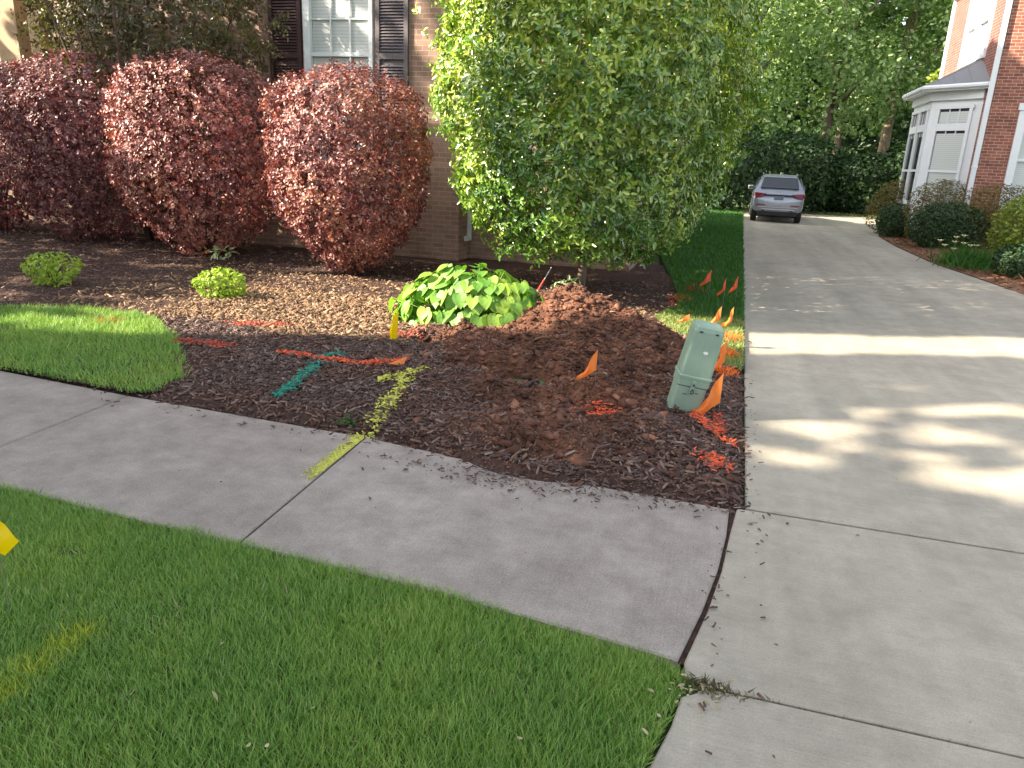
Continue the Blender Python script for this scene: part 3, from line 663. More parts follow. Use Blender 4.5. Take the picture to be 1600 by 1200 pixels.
# ------------------------------------------------------------ paint marks on mulch and concrete
def stroke(label, segs, w, mat, n, concrete_seg=None, nc=0):
    Xs, Ys = [], []
    for (a, b, f) in segs:
        a, b = np.array(gp(*a, .03)), np.array(gp(*b, .03)); m = int(n * f); t = RNG.random(m)
        Xs.append(a[0] + (b[0] - a[0]) * t + RNG.normal(size=m) * w); Ys.append(a[1] + (b[1] - a[1]) * t + RNG.normal(size=m) * w)
    X, Y = np.concatenate(Xs), np.concatenate(Ys); keep = (Y > swt(X) + .0) & (fbm(X, Y, 5, 14, 2) > -.35); X, Y = X[keep], Y[keep]
    m = len(X); Z = HT(X, Y) + .014 + RNG.random(m) * .012; a = RNG.random(m) * 6.28
    Nn = norm(np.stack([RNG.normal(size=m) * .35, RNG.normal(size=m) * .35, np.ones(m)], -1))
    V, F = scatter(T_CHIP, np.stack([X, Y, Z], -1), Nn, np.stack([np.cos(a), np.sin(a), 0 * a], -1), .03 * (.5 + RNG.random(m)), .011 * (.6 + .8 * RNG.random(m)))
    faces = [F[0]]
    if concrete_seg:
        a, b = np.array(gp(*concrete_seg[0])), np.array(gp(*concrete_seg[1])); t = np.where(RNG.random(nc) < .85, RNG.random(nc), 1 + np.abs(RNG.normal(size=nc)) * .12 - .05); keepd = RNG.random(nc) < np.clip(1.25 - .75 * t, .05, 1)
        d = (b - a) / np.linalg.norm(b - a); nl = np.array([-d[1], d[0]])
        off = np.where(RNG.random(nc) < .6, RNG.normal(size=nc) * .009, np.abs(RNG.normal(size=nc)) * .030 * -1) + .004
        C = a + (b - a) * t[:, None] + nl * off[:, None]; ok = ~((off > .02)) & keepd; C = C[ok]; k = len(C)
        r = .0018 + .0045 * RNG.random(k) ** 2; th = np.arange(6) * math.pi / 3
        rr = r[:, None] * (1 + .3 * RNG.normal(size=(k, 6)))
        D = np.stack([C[:, 0:1] + rr * np.cos(th), C[:, 1:2] + rr * np.sin(th), np.full((k, 6), .0018) + RNG.random((k, 1)) * .0012], -1).reshape(-1, 3)
        o = len(V); V = np.concatenate([V, D]); faces.append(np.arange(k * 6).reshape(k, 6) + o)
    tag(mesh_np('paint_mark', V, faces, MAT[mat]), label, 'paint mark')
stroke('long orange sprayed line crossing the dark mulch towards the orange flag', [((437, 552), (500, 562), .4), ((500, 562), (560, 571), .25), ((560, 571), (632, 574), .35)], .018, 'p_orange', 900)
stroke('teal green sprayed diagonal line on the dark mulch', [((432, 625), (500, 570), .8), ((500, 560), (535, 556), .2)], .02, 'p_green', 750)
stroke('yellow sprayed line running from the mulch onto the sidewalk joint', [((572, 678), (640, 592), .62), ((600, 597), (660, 588), .3)], .030, 'p_yellow', 820, ((568, 681), (499, 736)), 9000)
stroke('faded red sprayed line at the edge of the left lawn', [((278, 535), (360, 543), 1)], .03, 'p_red', 420)
stroke('faded red sprayed patch on the sunlit tan mulch', [((365, 508), (450, 510), 1)], .05, 'p_red', 380)
stroke('dull red sprayed patch at the foot of the hosta', [((600, 528), (665, 524), 1)], .04, 'p_red', 160)
stroke('orange sprayed patch at the foot of the flag in the dug dirt', [((925, 642), (962, 658), 1)], .045, 'p_orange', 330)
stroke('orange sprayed line running from the utility box to the driveway', [((1085, 652), (1142, 694), 1)], .016, 'p_orange', 420)
stroke('orange sprayed blotch on mulch near the driveway corner', [((1105, 716), (1125, 730), 1)], .04, 'p_orange', 170)
stroke('faint orange sprayed patch beside the large orange flag', [((1118, 652), (1126, 672), 1)], .02, 'p_red', 90)
stroke('dull red sprayed patch between the dug dirt and the grass strip', [((1045, 478), (1075, 455), 1)], .07, 'p_red', 130)
# sprayed turf by the box
cx, cy = [], []
for p, s, n in [((1125, 560), .07, 420), ((1135, 535), .09, 260), ((1130, 590), .05, 160)]:
    a, b = scat_near(*gp(*p), s, s, n); cx.append(a); cy.append(b)
cx = np.concatenate(cx); cy = np.concatenate(cy); k = cx < DL - .02
MAT['ob2'] = leafmat('bright orange sprayed blades', [(0.75, 0.17, 0.03), (0.9, 0.25, 0.05)], .6, .3, .2)
tag(blades('paint_mark', cx[k], cy[k], .03, .075, .010, MAT['ob2'], lean=.7), 'bright orange sprayed turf just right of the utility box', 'paint mark')
for i, (p, lb) in enumerate([((1087, 453), 'upper faint red sprayed spot on the shaded grass strip'), ((1067, 467), 'lower faint red sprayed spot at the left edge of the grass strip')]):
    X, Y = scat_near(*gp(*p, .05), .07, .12, 130)
    tag(blades('paint_mark', X, Y, .035, .075, .012, MAT['oblade'] if i else MAT['p_red'], lean=.8), lb, 'paint mark')

# ------------------------------------------------------------ flags
def flag(px, py_top, ztop, size, droop, fold, mat, label, cat='flag', group='marker flags on wire stakes', side=-1, name='marker_flag', lean=(0, 0), pinch=.95, base=None, wseg=None):
    """wire planted at the ground under the point seen at (px, py_top) at height ztop above ground zero"""
    x, y = gp(px, py_top, ztop)
    x0, y0 = x - lean[0], y - lean[1]
    z0 = float(HT(x0, y0)) if (y0 > float(swt(x0)) and x0 < DL) else 0.0
    r = empty(name, (x0, y0, z0), label, cat, group)
    top = np.array([x, y, ztop]); bot = np.array([x0, y0, z0 - .03])
    MB().tube([bot, bot * .4 + top * .6, top], .0013, 5).build('wire', MAT['wire'], r)
    H, W = size; U, Vn = 11, 9; V = []; down = (bot - top) / np.linalg.norm(bot - top)
    rt = np.array([Xc[0] * 0 + 1, 0, 0]) * side
    rt = np.array([.962, .272, 0]) * side; bk = np.array([-.272, .962, 0])
    for j in range(Vn):
        for i in range(U):
            u = i / (U - 1); v = j / (Vn - 1)
            vv = v * (1 - (1 - pinch) * u)
            p = top + down * (H * vv + .002) + W * u * (rt * math.cos(droop + .28 - .42 * v) + np.array([0, 0, -1]) * math.sin(droop + .28 - .42 * v))
            p = p + bk * (fold * W * (math.sin(u * 7 + v * 1.5) * u + .3 * math.sin(v * 5 + u * 3) * u)) + rt * fold * .35 * W * math.sin(v * 6 + u * 4) * u
            V.append(p)
    F = [(j * U + i, j * U + i + 1, (j + 1) * U + i + 1, (j + 1) * U + i) for j in range(Vn - 1) for i in range(U - 1)]
    mesh_np('flag', V, F, MAT[mat], r, smooth=True)
    return r
flag(934, 546, .44, (.15, .17), .80, .22, 'f_orange', 'orange flag on a thin wire standing in the dug dirt', lean=(.0, .0))
flag(1131, 582, .36, (.22, .26), .80, .20, 'f_orange', 'large crumpled orange flag right of the utility box, nearest its foot')
flag(1128, 478, .42, (.13, .15), .8, .2, 'f_orange', 'sunlit orange flag behind the utility box, left of the upright pair')
flag(1147, 479, .42, (.14, .13), .95, .35, 'f_orange', 'sunlit orange flag behind the utility box, right of the upright pair, by the driveway')
flag(1137, 530, .38, (.19, .21), .95, .25, 'f_orange', 'orange flag standing in the sprayed turf right of the utility box')
flag(1078, 490, .30, (.07, .13), .35, .2, 'f_orange', 'orange flag lying low behind the top left corner of the utility box')
flag(1112, 421, .42, (.15, .16), .75, .15, 'f_red', 'shaded reddish flag on the grass strip, leftmost of the far three')
flag(1135, 435, .42, (.14, .13), 1.0, .25, 'f_red', 'shaded reddish flag on the grass strip, middle of the far three')
flag(1154, 431, .42, (.15, .13), .9, .15, 'f_red', 'shaded reddish flag on the grass strip, rightmost of the far three by the driveway')
flag(636, 557, .14, (.075, .16), .12, .06, 'f_orange', 'orange flag lying almost flat at the right end of the orange line', pinch=.9, lean=(.03, .05))
flag(623, 487, .33, (.25, .075), .3, .3, 'f_yellow', 'narrow yellow flag hanging at the left edge of the hosta', side=-1, pinch=1.0, lean=(.02, 0))
# front yellow flag, held out flat
xx, yy_ = gp(-12, 800, .42)
r = empty('marker_flag', (xx, yy_, 0), 'bright yellow flag cut by the left picture edge above the lawn', 'flag', 'marker flags on wire stakes')
MB().tube([(xx, yy_, -.03), (xx, yy_, .42)], .0014, 6).build('wire', MAT['wire'], r)
V = []; 
dn = np.array([.70 * .962, .70 * .272, -.71]); dr_ = np.array([-.71 * .962, -.71 * .272, -.70]); st = np.array([xx, yy_, .40]) 
for j in range(7):
    for i in range(7):
        u, v = i / 6, j / 6; V.append(st + dn * .122 * u + dr_ * .10 * v + np.array([-.27, .96, 0]) * .008 * math.sin(u * 5 + v * 2))
mesh_np('flag', V, [(j * 7 + i, j * 7 + i + 1, (j + 1) * 7 + i + 1, (j + 1) * 7 + i) for j in range(6) for i in range(6)], MAT['f_yellow'], r, smooth=True)
# stick with pink tape by the hosta
a = np.array([*gp(838, 452, .15), .10]); b = np.array([*gp(861, 425, .3), .36])
r = empty('marker_stake', tuple(a), 'white stake with pink ribbon leaning behind the right end of the hosta', 'stake')
MB().tube([a - (b - a) * .4, a, b], .006, 6).build('stick', MAT['white'], r)
MAT['pink'] = plain('pink tape', (0.7, 0.09, 0.08), .5, bmp=0)
MB().tube([a + (b - a) * .1, a + (b - a) * .5], .010, 8).build('ribbon', MAT['pink'], r)

# ------------------------------------------------------------ utility pedestal
bx_, by_ = gp(1063, 642, .03)
ped = empty('utility_pedestal', (bx_, by_, .0), 'light green plastic utility box leaning to the right beside the driveway', 'utility box')
yaw = math.radians(16)
ped.scale = (.96, .96, 1.17)
ped.rotation_euler = (Matrix.Rotation(math.radians(9.5), 3, 'Y') @ Matrix.Rotation(yaw, 3, 'Z') @ Matrix.Rotation(math.radians(4), 3, 'X')).to_euler()
def rrect(hw, hd, r, n=5):
    pts = []
    for cx, cy, a0 in ((hw - r, hd - r, 0), (-hw + r, hd - r, 90), (-hw + r, -hd + r, 180), (hw - r, -hd + r, 270)):
        for k in range(n + 1):
            a = math.radians(a0 + 90 * k / n); pts.append((cx + r * math.cos(a), cy + r * math.sin(a)))
    return pts
def loft(mb, secs, cap0=True):
    V = []; F = []; n = None
    for (z, hw, hd, r) in secs:
        P = rrect(hw, hd, r); n = len(P); V += [(p[0], p[1], z) for p in P]
    for i in range(len(secs) - 1):
        for k in range(n): F.append((i * n + k, i * n + (k + 1) % n, (i + 1) * n + (k + 1) % n, (i + 1) * n + k))
    F.append(tuple((len(secs) - 1) * n + k for k in range(n)))
    if cap0: F.append(tuple(range(n))[::-1])
    return mb.add(V, F)
def pedp(name, mb, mat, parent=None, smooth=False, bevel=0): 
    o = mb.build(name, MAT[mat], parent or ped, smooth, True, bevel); return o
PW, PD = .118, .085
pedp('base', loft(MB(), [(-.12, PW - .006, PD - .006, .022), (.0, PW - .006, PD - .006, .022), (.215, PW - .006, PD - .006, .022)]), 'boxgreen')
pedp('hood', loft(MB(), [(.222, PW, PD, .022), (.268, PW, PD, .022), (.271, PW + .007, PD + .007, .026), (.283, PW + .007, PD + .007, .026), (.288, PW - .001, PD - .001, .022), (.56, PW - .008, PD - .008, .022), (.585, PW - .014, PD - .014, .022), (.598, PW - .03, PD - .03, .02), (.602, PW - .05, PD - .045, .015)]), 'boxgreen')
yf = -PD
lt = MB(); lt.box(-.016, .016, yf - .012, yf - .0, .175, .262); lk = pedp('latch', lt, 'boxgreen', bevel=.003)
lt = MB(); lt.tube([(0, yf - .012, .236), (0, yf - .02, .236)], .007, 10); lt.tube([(0, yf - .018, .21), (.009, yf - .022, .20), (.009, yf - .022, .185), (-.009, yf - .022, .185), (-.009, yf - .022, .20), (0, yf - .018, .21)], .003, 6); lt.build('padlock', MAT['dark'], lk, True, True)
lt = MB(); lt.prism([(.018 * math.cos(t) + .015, yf + .005, .44 + .009 * math.sin(t)) for t in np.linspace(0, 2 * math.pi, 15)[:-1]], (0, -.0035, 0)); pedp('badge', lt, 'white')
for sx in (-.06, .055):
    lt = MB(); lt.box(sx - .011, sx + .011, yf + .002, yf + .010, .556, .564); pedp('notch', lt, 'dark')
lt = MB(); lt.box(-.055, -.025, yf + .0032, yf + .008, .165, .169); pedp('slot', lt, 'dark')
lt = MB(); lt.box(.03, .055, yf + .0032, yf + .008, .225 - .045, .229 - .045); pedp('slot', lt, 'dark')

# ------------------------------------------------------------ shrubs
def stems(mb, base, H, spread, n, r, top=None):
    for k in range(n):
        a = 2 * math.pi * k / n + random.random(); p = [(base[0] + .12 * spread * math.cos(a), base[1] + .12 * spread * math.sin(a), base[2] - .05)]
        for t in (.25, .5, .75, 1):
            p.append((base[0] + spread * math.cos(a) * (t ** 1.2) + random.uniform(-.05, .05) * spread, base[1] + spread * math.sin(a) * (t ** 1.2) + random.uniform(-.05, .05) * spread, base[2] + H * t))
        mb.tube(p, [r, r * .85, r * .65, r * .45, r * .15], 7)
    return mb
def shrub(name, base, R, H, prof, n, L, W, mat, label, cat='shrub', group=None, lump=.10, z0=0.0, stemn=6, tmpl=T_LEAF, depth=.3, squash=1, up=.35, ls=1.6, inner=.35, shoot=0, slen=.1, thin=0, **kw):
    b = (base[0], base[1], float(HT(base[0], base[1])) if (base[1] < 13 and base[0] < DL and base[1] > 4) else 0.0)
    r = empty(name, b, label, cat, group)
    bb = (b[0], b[1], b[2] + z0)
    sd = random.uniform(0, 50)
    if shoot:
        P, Nn = crown_pts(n // shoot, prof, R * (1 - slen * .5 / R), H - slen * .4, bb, lump, ls, depth, squash, sd)
        if thin:
            h_ = fbm(P[:, 0], P[:, 1], P[:, 2] + sd, 2.6, 3); kk = (h_ > -thin) | (RNG.random(len(P)) < .3); P, Nn = P[kk], Nn[kk]
        I = crown_pts(int(n * inner), prof, R * .78, H * .92, (bb[0], bb[1], bb[2] + H * .03), lump, ls, .7, squash, sd, 1.0)
        foliage_sprigs('foliage', P, Nn, shoot, slen, L, W, MAT[mat], r, inner=I)
        stems(MB(), b, (z0 + H) * .75, R * .6, stemn, max(.012, R * .022)).build('stems', MAT['twig'], r, True)
        return r
    P, Nn = crown_pts(n, prof, R, H, bb, lump, ls, depth, squash, sd)
    if inner:
        P2, N2 = crown_pts(int(n * inner), prof, R * .8, H * .94, (bb[0], bb[1], bb[2] + H * .03), lump, ls, .7, squash, sd, 1.0)
        P = np.concatenate([P, P2]); Nn = np.concatenate([Nn, N2])
    foliage('foliage', P, Nn, L, W, MAT[mat], r, tmpl, up=up, **kw)
    stems(MB(), b, (z0 + H) * .75, R * .6, stemn, max(.012, R * .022)).build('stems', MAT['twig'], r, True)
    return r
PR_RED = [(0, .20), (.06, .40), (.15, .60), (.28, .82), (.42, .96), (.6, 1), (.78, .97), (.88, .85), (.95, .6), (1, .25)]
PR_RD2 = [(0, .34), (.08, .58), (.2, .78), (.35, .93), (.5, 1), (.78, .97), (.88, .84), (.95, .6), (1, .25)]
RG = 'row of clipped burgundy shrubs'
RK = dict(shoot=7, slen=.11, lump=.10, ls=2.2, thin=.2, depth=.2, inner=.2)
shrub('burgundy_shrub', (-5.22, 9.72), 1.14, 2.72, PR_RED, 36000, .043, .028, 'red', 'large rounded burgundy shrub right of the row, brightly lit beside the green tree', 'shrub', RG, z0=.04, **RK)
shrub('burgundy_shrub', (-8.0, 10.2), 1.30, 2.9, PR_RD2, 34000, .045, .029, 'red', 'rounded burgundy shrub second from the right of the row, half in sun', 'shrub', RG, z0=.06, **RK)
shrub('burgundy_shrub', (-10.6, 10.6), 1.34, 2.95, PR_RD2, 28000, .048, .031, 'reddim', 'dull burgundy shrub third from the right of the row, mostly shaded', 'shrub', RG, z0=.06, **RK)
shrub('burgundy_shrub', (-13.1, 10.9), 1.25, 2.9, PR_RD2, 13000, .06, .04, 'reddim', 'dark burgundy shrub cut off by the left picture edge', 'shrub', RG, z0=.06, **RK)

# big green tree-form shrub
gb = gp(912, 452); gb = (gb[0], gb[1] - .35)
tr = empty('evergreen_tree', (gb[0], gb[1], .0), 'big dense glossy green evergreen with a short trunk beside the driveway', 'tree')
PR_G = [(0, .50), (.05, .70), (.15, .82), (.35, .94), (.6, 1.0), (.8, .95), (.92, .75), (1, .3)]
gc = (gb[0] - .03, gb[1] + .0)
P, Nn = crown_pts(12500, PR_G, 1.80, 4.7, (gc[0], gc[1], .54), .17, 1.5, .22, 1.3, 3.3, 2.0)
hol = fbm(P[:, 0], P[:, 1], P[:, 2], 3.2, 3); k = (hol > -.20) | (RNG.random(len(P)) < .12); P, Nn = P[k], Nn[k]
I = crown_pts(17000, PR_G, 1.4, 4.2, (gc[0], gc[1], .80), .1, 1.3, .8, 1.35, 3.3, 1.0)
Pl, Nl = crown_pts(420, PR_G, 1.88, 4.7, (gc[0], gc[1], .60), .20, 1.35, .02, 1.1, 3.3)       # longer shoots standing out of the outline
P = np.concatenate([P, Pl + Nl * .05]); Nn = np.concatenate([Nn, Nl])
foliage_sprigs('crown', P, Nn, 9, .14, .070, .029, MAT['green'], tr, inner=I)
mb = MB(); mb.tube([(gb[0], gb[1], -.05), (gb[0] + .03, gb[1], .3), (gb[0], gb[1], .8), (gb[0] + .1, gb[1], 1.6), (gb[0] + .1, gb[1], 3.4)], [.075, .062, .058, .045, .015], 10)
stems(mb, (gb[0], gb[1], .5), 3.0, 1.3, 8, .03)
mb.build('trunk', MAT['bark'], tr, True)

# olive brown tree behind the red shrubs, top left
PR_O = [(0, .55), (.15, .85), (.4, 1), (.7, .95), (.9, .7), (1, .3)]
shrub('olive_tree_shrub', (-9.75, 11.15), 2.45, 2.7, PR_O, 15000, .075, .034, 'olive', 'tall olive brown leafy shrub rising behind the burgundy shrubs at top left', 'shrub', None, z0=2.35, lump=.25, squash=.26, depth=.6, inner=0, shoot=7, slen=.2)

# small lime shrubs and seedlings
PR_S = [(0, .5), (.2, .85), (.5, 1), (.8, .85), (1, .3)]
SG = 'small lime green shrubs in the mulch'
shrub('lime_shrub', gp(350, 470), .27, .33, PR_S, 650, .05, .024, 'lime', 'small bright lime shrub in the mulch, the sunlit right one', 'shrub', SG, lump=.25, ls=5, stemn=5, inner=.3)
shrub('lime_shrub', gp(84, 448), .30, .38, PR_S, 600, .05, .024, 'lime', 'small dull lime shrub in the mulch near the left picture edge', 'shrub', SG, lump=.25, ls=5, stemn=5, inner=.3)
def sprig(p, n, L, mat, label, R=.15, H=.2, name='seedling', cat='seedling'):
    x, y = gp(*p); z = float(HT(x, y)); r = empty(name, (x, y, z), label, cat)
    P = np.array([x, y, z]) + np.stack([RNG.normal(size=n) * R * .6, RNG.normal(size=n) * R * .6, H * (.25 + .75 * RNG.random(n))], -1)
    foliage('leaves', P, norm(P - np.array([x, y, z])), L, L * .4, MAT[mat], r)
    mb = MB()
    for q in P[:10]: mb.tube([(x, y, z), q], .003, 5)
    mb.build('stems', MAT['twig'], r)
sprig((350, 418), 46, .09, 'paleleaf', 'pale leafed seedling sprouting under the burgundy shrubs', .16, .25)
sprig((888, 466), 60, .07, 'paleleaf', 'small pale green seedling at the foot of the evergreen trunk', .16, .22)
sprig((545, 668), 34, .035, 'dkgrass', 'tiny green weed in the mulch by the sidewalk joint', .05, .04, 'weed', 'weed')
sprig((525, 428), 60, .05, 'reddim', 'small reddish sprout at the foot of the right burgundy shrub', .2, .2, 'sprout', 'sprout')

# ------------------------------------------------------------ hosta
hx, hy = -2.46, 7.15; hz = .03
ho = empty('hosta', (hx, hy, hz), 'wide yellow green hosta clump with heart shaped leaves beside the dirt mound', 'plant')
rows = [(-.10, .20), (.0, .37), (.15, .47), (.35, .50), (.55, .44), (.72, .32), (.87, .17), (1.0, .015)]
tv = []; us = (-1, -.5, 0, .5, 1)
for i, (t, w) in enumerate(rows):
    for u in us:
        yq = t + (-.05 * abs(u) if i > 0 else (.14 if u == 0 else (0.0 if abs(u) == .5 else .03)))
        tv.append((u * w, yq, .10 * abs(u) * (1 - t * .5) - .38 * t * t + .015 * (i % 2) * abs(u)))
tf = np.array([[i * 5 + j, i * 5 + j + 1, (i + 1) * 5 + j + 1, (i + 1) * 5 + j] for i in range(len(rows) - 1) for j in range(4)])
P = []; Nn = []; D = []; LL = []
for layer, (n, rr, zz, tl) in enumerate([(64, .99, .09, 1.15), (70, .94, .22, .95), (64, .82, .36, .75), (50, .62, .47, .5), (32, .38, .54, .3), (14, .15, .58, .2)]):
    for k in range(n):
        a = 2 * math.pi * (k + random.random() * .7) / n; r_ = rr * random.uniform(.85, 1.06)
        p = np.array([hx + .97 * r_ * math.cos(a), hy + .52 * r_ * math.sin(a), hz + zz * random.uniform(.85, 1.12)])
        o = norm(np.array([math.cos(a) * .8, math.sin(a), 0]))
        P.append(p - o * .07); tl2 = tl + random.uniform(-.3, .3)
        Nn.append(np.array([o[0] * math.sin(tl2), o[1] * math.sin(tl2), math.cos(tl2) + .05]) + RNG.normal(size=3) * .16)
        D.append(o * math.cos(tl2) + np.array([0, 0, -math.sin(tl2)]) + RNG.normal(size=3) * .22); LL.append(random.uniform(.115, .175))
LL = np.array(LL)
V, F = scatter((np.array(tv), [tf]), np.array(P), np.array(Nn), np.array(D), LL, LL * .95)
mesh_np('leaves', V, F, MAT['hosta'], ho, smooth=True)
mb = MB()
for p in P[::2]: mb.tube([(hx + (p[0] - hx) * .25, hy + (p[1] - hy) * .25, hz), (hx + (p[0] - hx) * .7, hy + (p[1] - hy) * .7, p[2] * .7), p], .005, 5)
mb.build('petioles', MAT['hosta'], ho, True)

# ------------------------------------------------------------ left house
lh = empty('left_house', (-4.37, 11.8, 0), 'tan brick house with white framed window behind the shrubs', 'house')
def part(name, mb, mat, parent, bevel=0): return mb.build(name, MAT[mat], parent, bevel=bevel)
mb = MB()      # front wall with window opening
wx0, wx1, wz0, wz1 = -7.10, -5.90, 1.15, 4.25
WY = 11.8
mb.box(-12.3, wx0, WY, WY + .25, -.1, 7.6); mb.box(wx1, -4.37, WY, WY + .25, -.1, 7.6); mb.box(wx0, wx1, WY, WY + .25, -.1, wz0); mb.box(wx0, wx1, WY, WY + .25, wz1, 7.6)
part('wall', mb, 'bricktan', lh)
mb = MB(); mb.box(-4.372, -4.36, WY + .002, 24.0, -.1, 7.6); mb.box(-12.6, -4.375, 23.9, 24.0, -.1, 7.6)
part('wall', mb, 'bricktany', lh)
mb = MB(); mb.box(-4.355, -1.6, 12.3, 12.55, -.1, 7.6); part('wall', mb, 'bricktan', lh)
mb = MB(); mb.box(-1.597, -1.58, 12.3, 24.0, -.1, 7.6); part('wall', mb, 'bricktany', lh)
# roof
mb = MB(); e = 7.6
mb.add([(-13.0, 11.2, e), (-1.1, 11.2, e), (-1.1, 24.6, e), (-13.0, 24.6, e), (-9, 17.5, 12.4), (-5, 17.5, 12.4)], [(0, 1, 5, 4), (1, 2, 5), (2, 3, 4, 5), (3, 0, 4)])
part('roof', mb, 'roofshingle', lh)
mb = MB(); mb.box(-13.0, -1.1, 11.2, 11.35, 7.4, 7.59); mb.box(-1.25, -1.1, 11.36, 24.6, 7.4, 7.59); part('fascia', mb, 'white', lh)
# window
wn = MB()
fy0, fy1 = WY - .05, WY + .05
wn.box(wx0 - .02, wx0 + .10, fy0, fy1, wz0, wz1); wn.box(wx1 - .05, wx1 + .02, fy0, fy1, wz0, wz1); wn.box(wx0 + .1, wx1 - .05, fy0, fy1, wz0, wz0 + .09); wn.box(wx0 + .1, wx1 - .05, fy0, fy1, wz1 - .09, wz1)
wf = part('window', wn, 'white', lh, .006)
mb = MB(); mb.box(wx0 + .1, wx1 - .05, WY + .052, WY + .06, wz0 + .09, wz1 - .09); part('blind', mb, 'blind', wf)
mb = MB(); zr = 3.2; mb.box(wx0 + .1, wx1 - .05, WY + .0, WY + .045, zr - .03, zr + .03)
for fx in (.33, .66):
    xx = wx0 + .1 + (wx1 - wx0 - .15) * fx; mb.box(xx - .011, xx + .011, WY + .012, WY + .04, zr + .03, wz1 - .09); mb.box(xx - .011, xx + .011, WY + .012, WY + .04, wz0 + .09, zr - .03)
mb.box(wx0 + .1, wx1 - .05, WY + .015, WY + .038, 3.72, 3.74); mb.box(wx0 + .1, wx1 - .05, WY + .015, WY + .038, 2.3, 2.32)
part('muntins', mb, 'white', wf)
mb = MB(); mb.box(wx0 - .06, wx1 + .05, WY - .09, WY + .0, wz0 - .07, wz0 - .003); part('sill', mb, 'white', wf, .006)
def shut(x0, x1, mat, label):
    mb = MB(); y0, y1 = WY - .05, WY - .003
    mb.box(x0, x0 + .07, y0, y1, wz0, wz1); mb.box(x1 - .07, x1, y0, y1, wz0, wz1)
    for z in (wz0, 3.13, wz1 - .09): mb.box(x0 + .07, x1 - .07, y0, y1, z, z + .09)
    z = wz0 + .1
    while z < wz1 - .12:
        if not (3.05 < z < 3.23): mb.add([(x0 + .07, y0 + .03, z), (x1 - .07, y0 + .03, z), (x1 - .07, y0 + .008, z - .03), (x0 + .07, y0 + .008, z - .03), (x0 + .07, y0 + .036, z + .004), (x1 - .07, y0 + .036, z + .004)], [(0, 1, 2, 3), (0, 4, 5, 1)])
        z += .045
    mb.box(x0 + .07, x1 - .07, y1 - .008, y1 - .001, wz0 + .09, wz1 - .09)
    o = part('shutter', mb, mat, lh); tag(o, label); return o
shut(-5.83, -5.27, 'shutter', 'plum grey shutter right of the window'); shut(-7.76, -7.16, 'darkshutter', 'dark shutter left of the window')
# porch at far left
mb = MB(); mb.box(-17.5, -12.33, 12.6, 12.8, 2.2, 6.2); part('porch_wall', mb, 'cream', lh)
mb = MB(); mb.box(-17.5, -12.31, 12.35, 12.6, -.1, 2.2); part('porch_base', mb, 'bricktan', lh)
for x0, x1 in ((-13.75, -13.25), (-12.98, -12.72)):
    mb = MB(); mb.box(x0, x1, 11.95, 12.3, 2.25, 5.2); mb.box(x0 - .05, x1 + .05, 11.9, 12.33, 2.2, 2.32); part('column', mb, 'tan', lh, .01)
# downspout
dx, dz1 = yp(722, 290, 12.15); dx2, dz0 = yp(730, 376, 12.15)
mb = MB(); mb.box(dx2 - .045, dx2 + .04, 12.20, 12.27, max(.1, dz0), 7.4); mb.box(dx2 - .055, dx2 + .05, 12.19, 12.28, dz0 + .55, dz0 + .59); mb.box(dx2 - .04, dx2 + .035, 12.05, 12.198, max(.1, dz0), max(.1, dz0) + .08)
part('downspout', mb, 'white', lh, .008)

# ------------------------------------------------------------ right house
RX, RY = 5.65, 22.4
rh = empty('right_house', (RX, RY, 0), 'two storey red brick house with a white bay window on the right', 'house')
mb = MB(); ux0, ux1, uz0, uz1 = 6.45, 7.9, 1.0, 3.4
mb.box(RX + .002, ux0, RY - .002, RY + .25, -.1, 7.4); mb.box(ux0, ux1, RY - .002, RY + .25, uz1, 7.4); mb.box(ux0, ux1, RY - .002, RY + .25, -.1, uz0); mb.box(ux1, 16, RY - .002, RY + .25, -.1, 7.4)
part('wall', mb, 'brickred', rh)
mb = MB(); SY0, SY1, SZ0, SZ1 = 23.5, 26.0, 4.75, 6.85; FE = 28.1
mb.box(RX, RX + .25, RY + .252, SY0, -.1, 7.4); mb.box(RX, RX + .25, SY1, FE, -.1, 7.4); mb.box(RX, RX + .25, SY0, SY1, -.1, SZ0); mb.box(RX, RX + .25, SY0, SY1, SZ1, 7.4)
mb.box(RX, RX + .25, RY, RY + .25, -.1, 7.4)
part('wall', mb, 'brickredy', rh)
mb = MB(); mb.add([(RX - .5, RY - .5, 7.4), (16.5, RY - .5, 7.4), (16.5, FE + .5, 7.4), (RX - .5, FE + .5, 7.4), (RX + 2.4, 25.2, 9.3), (14, 25.2, 9.3)], [(0, 1, 5, 4), (1, 2, 5), (2, 3, 4, 5), (3, 0, 4)]); part('roof', mb, 'roofshingle', rh)
mb = MB(); mb.box(RX - .5, 16.5, RY - .5, RY - .38, 7.2, 7.39); mb.box(RX - .5, RX - .38, RY - .379, FE + .5, 7.2, 7.39); part('gutter', mb, 'white', rh)
# corner downspout, far corner board
mb = MB(); mb.box(RX - .055, RX + .06, RY - .09, RY - .006, .1, 7.2); mb.box(RX - .065, RX + .07, RY - .1, RY - .005, 2.0, 2.04); part('downspout', mb, 'white', rh, .01)
mb = MB(); mb.box(RX - .06, RX - .003, FE - .14, FE + .05, .1, 7.2); part('corner_board', mb, 'white', rh)
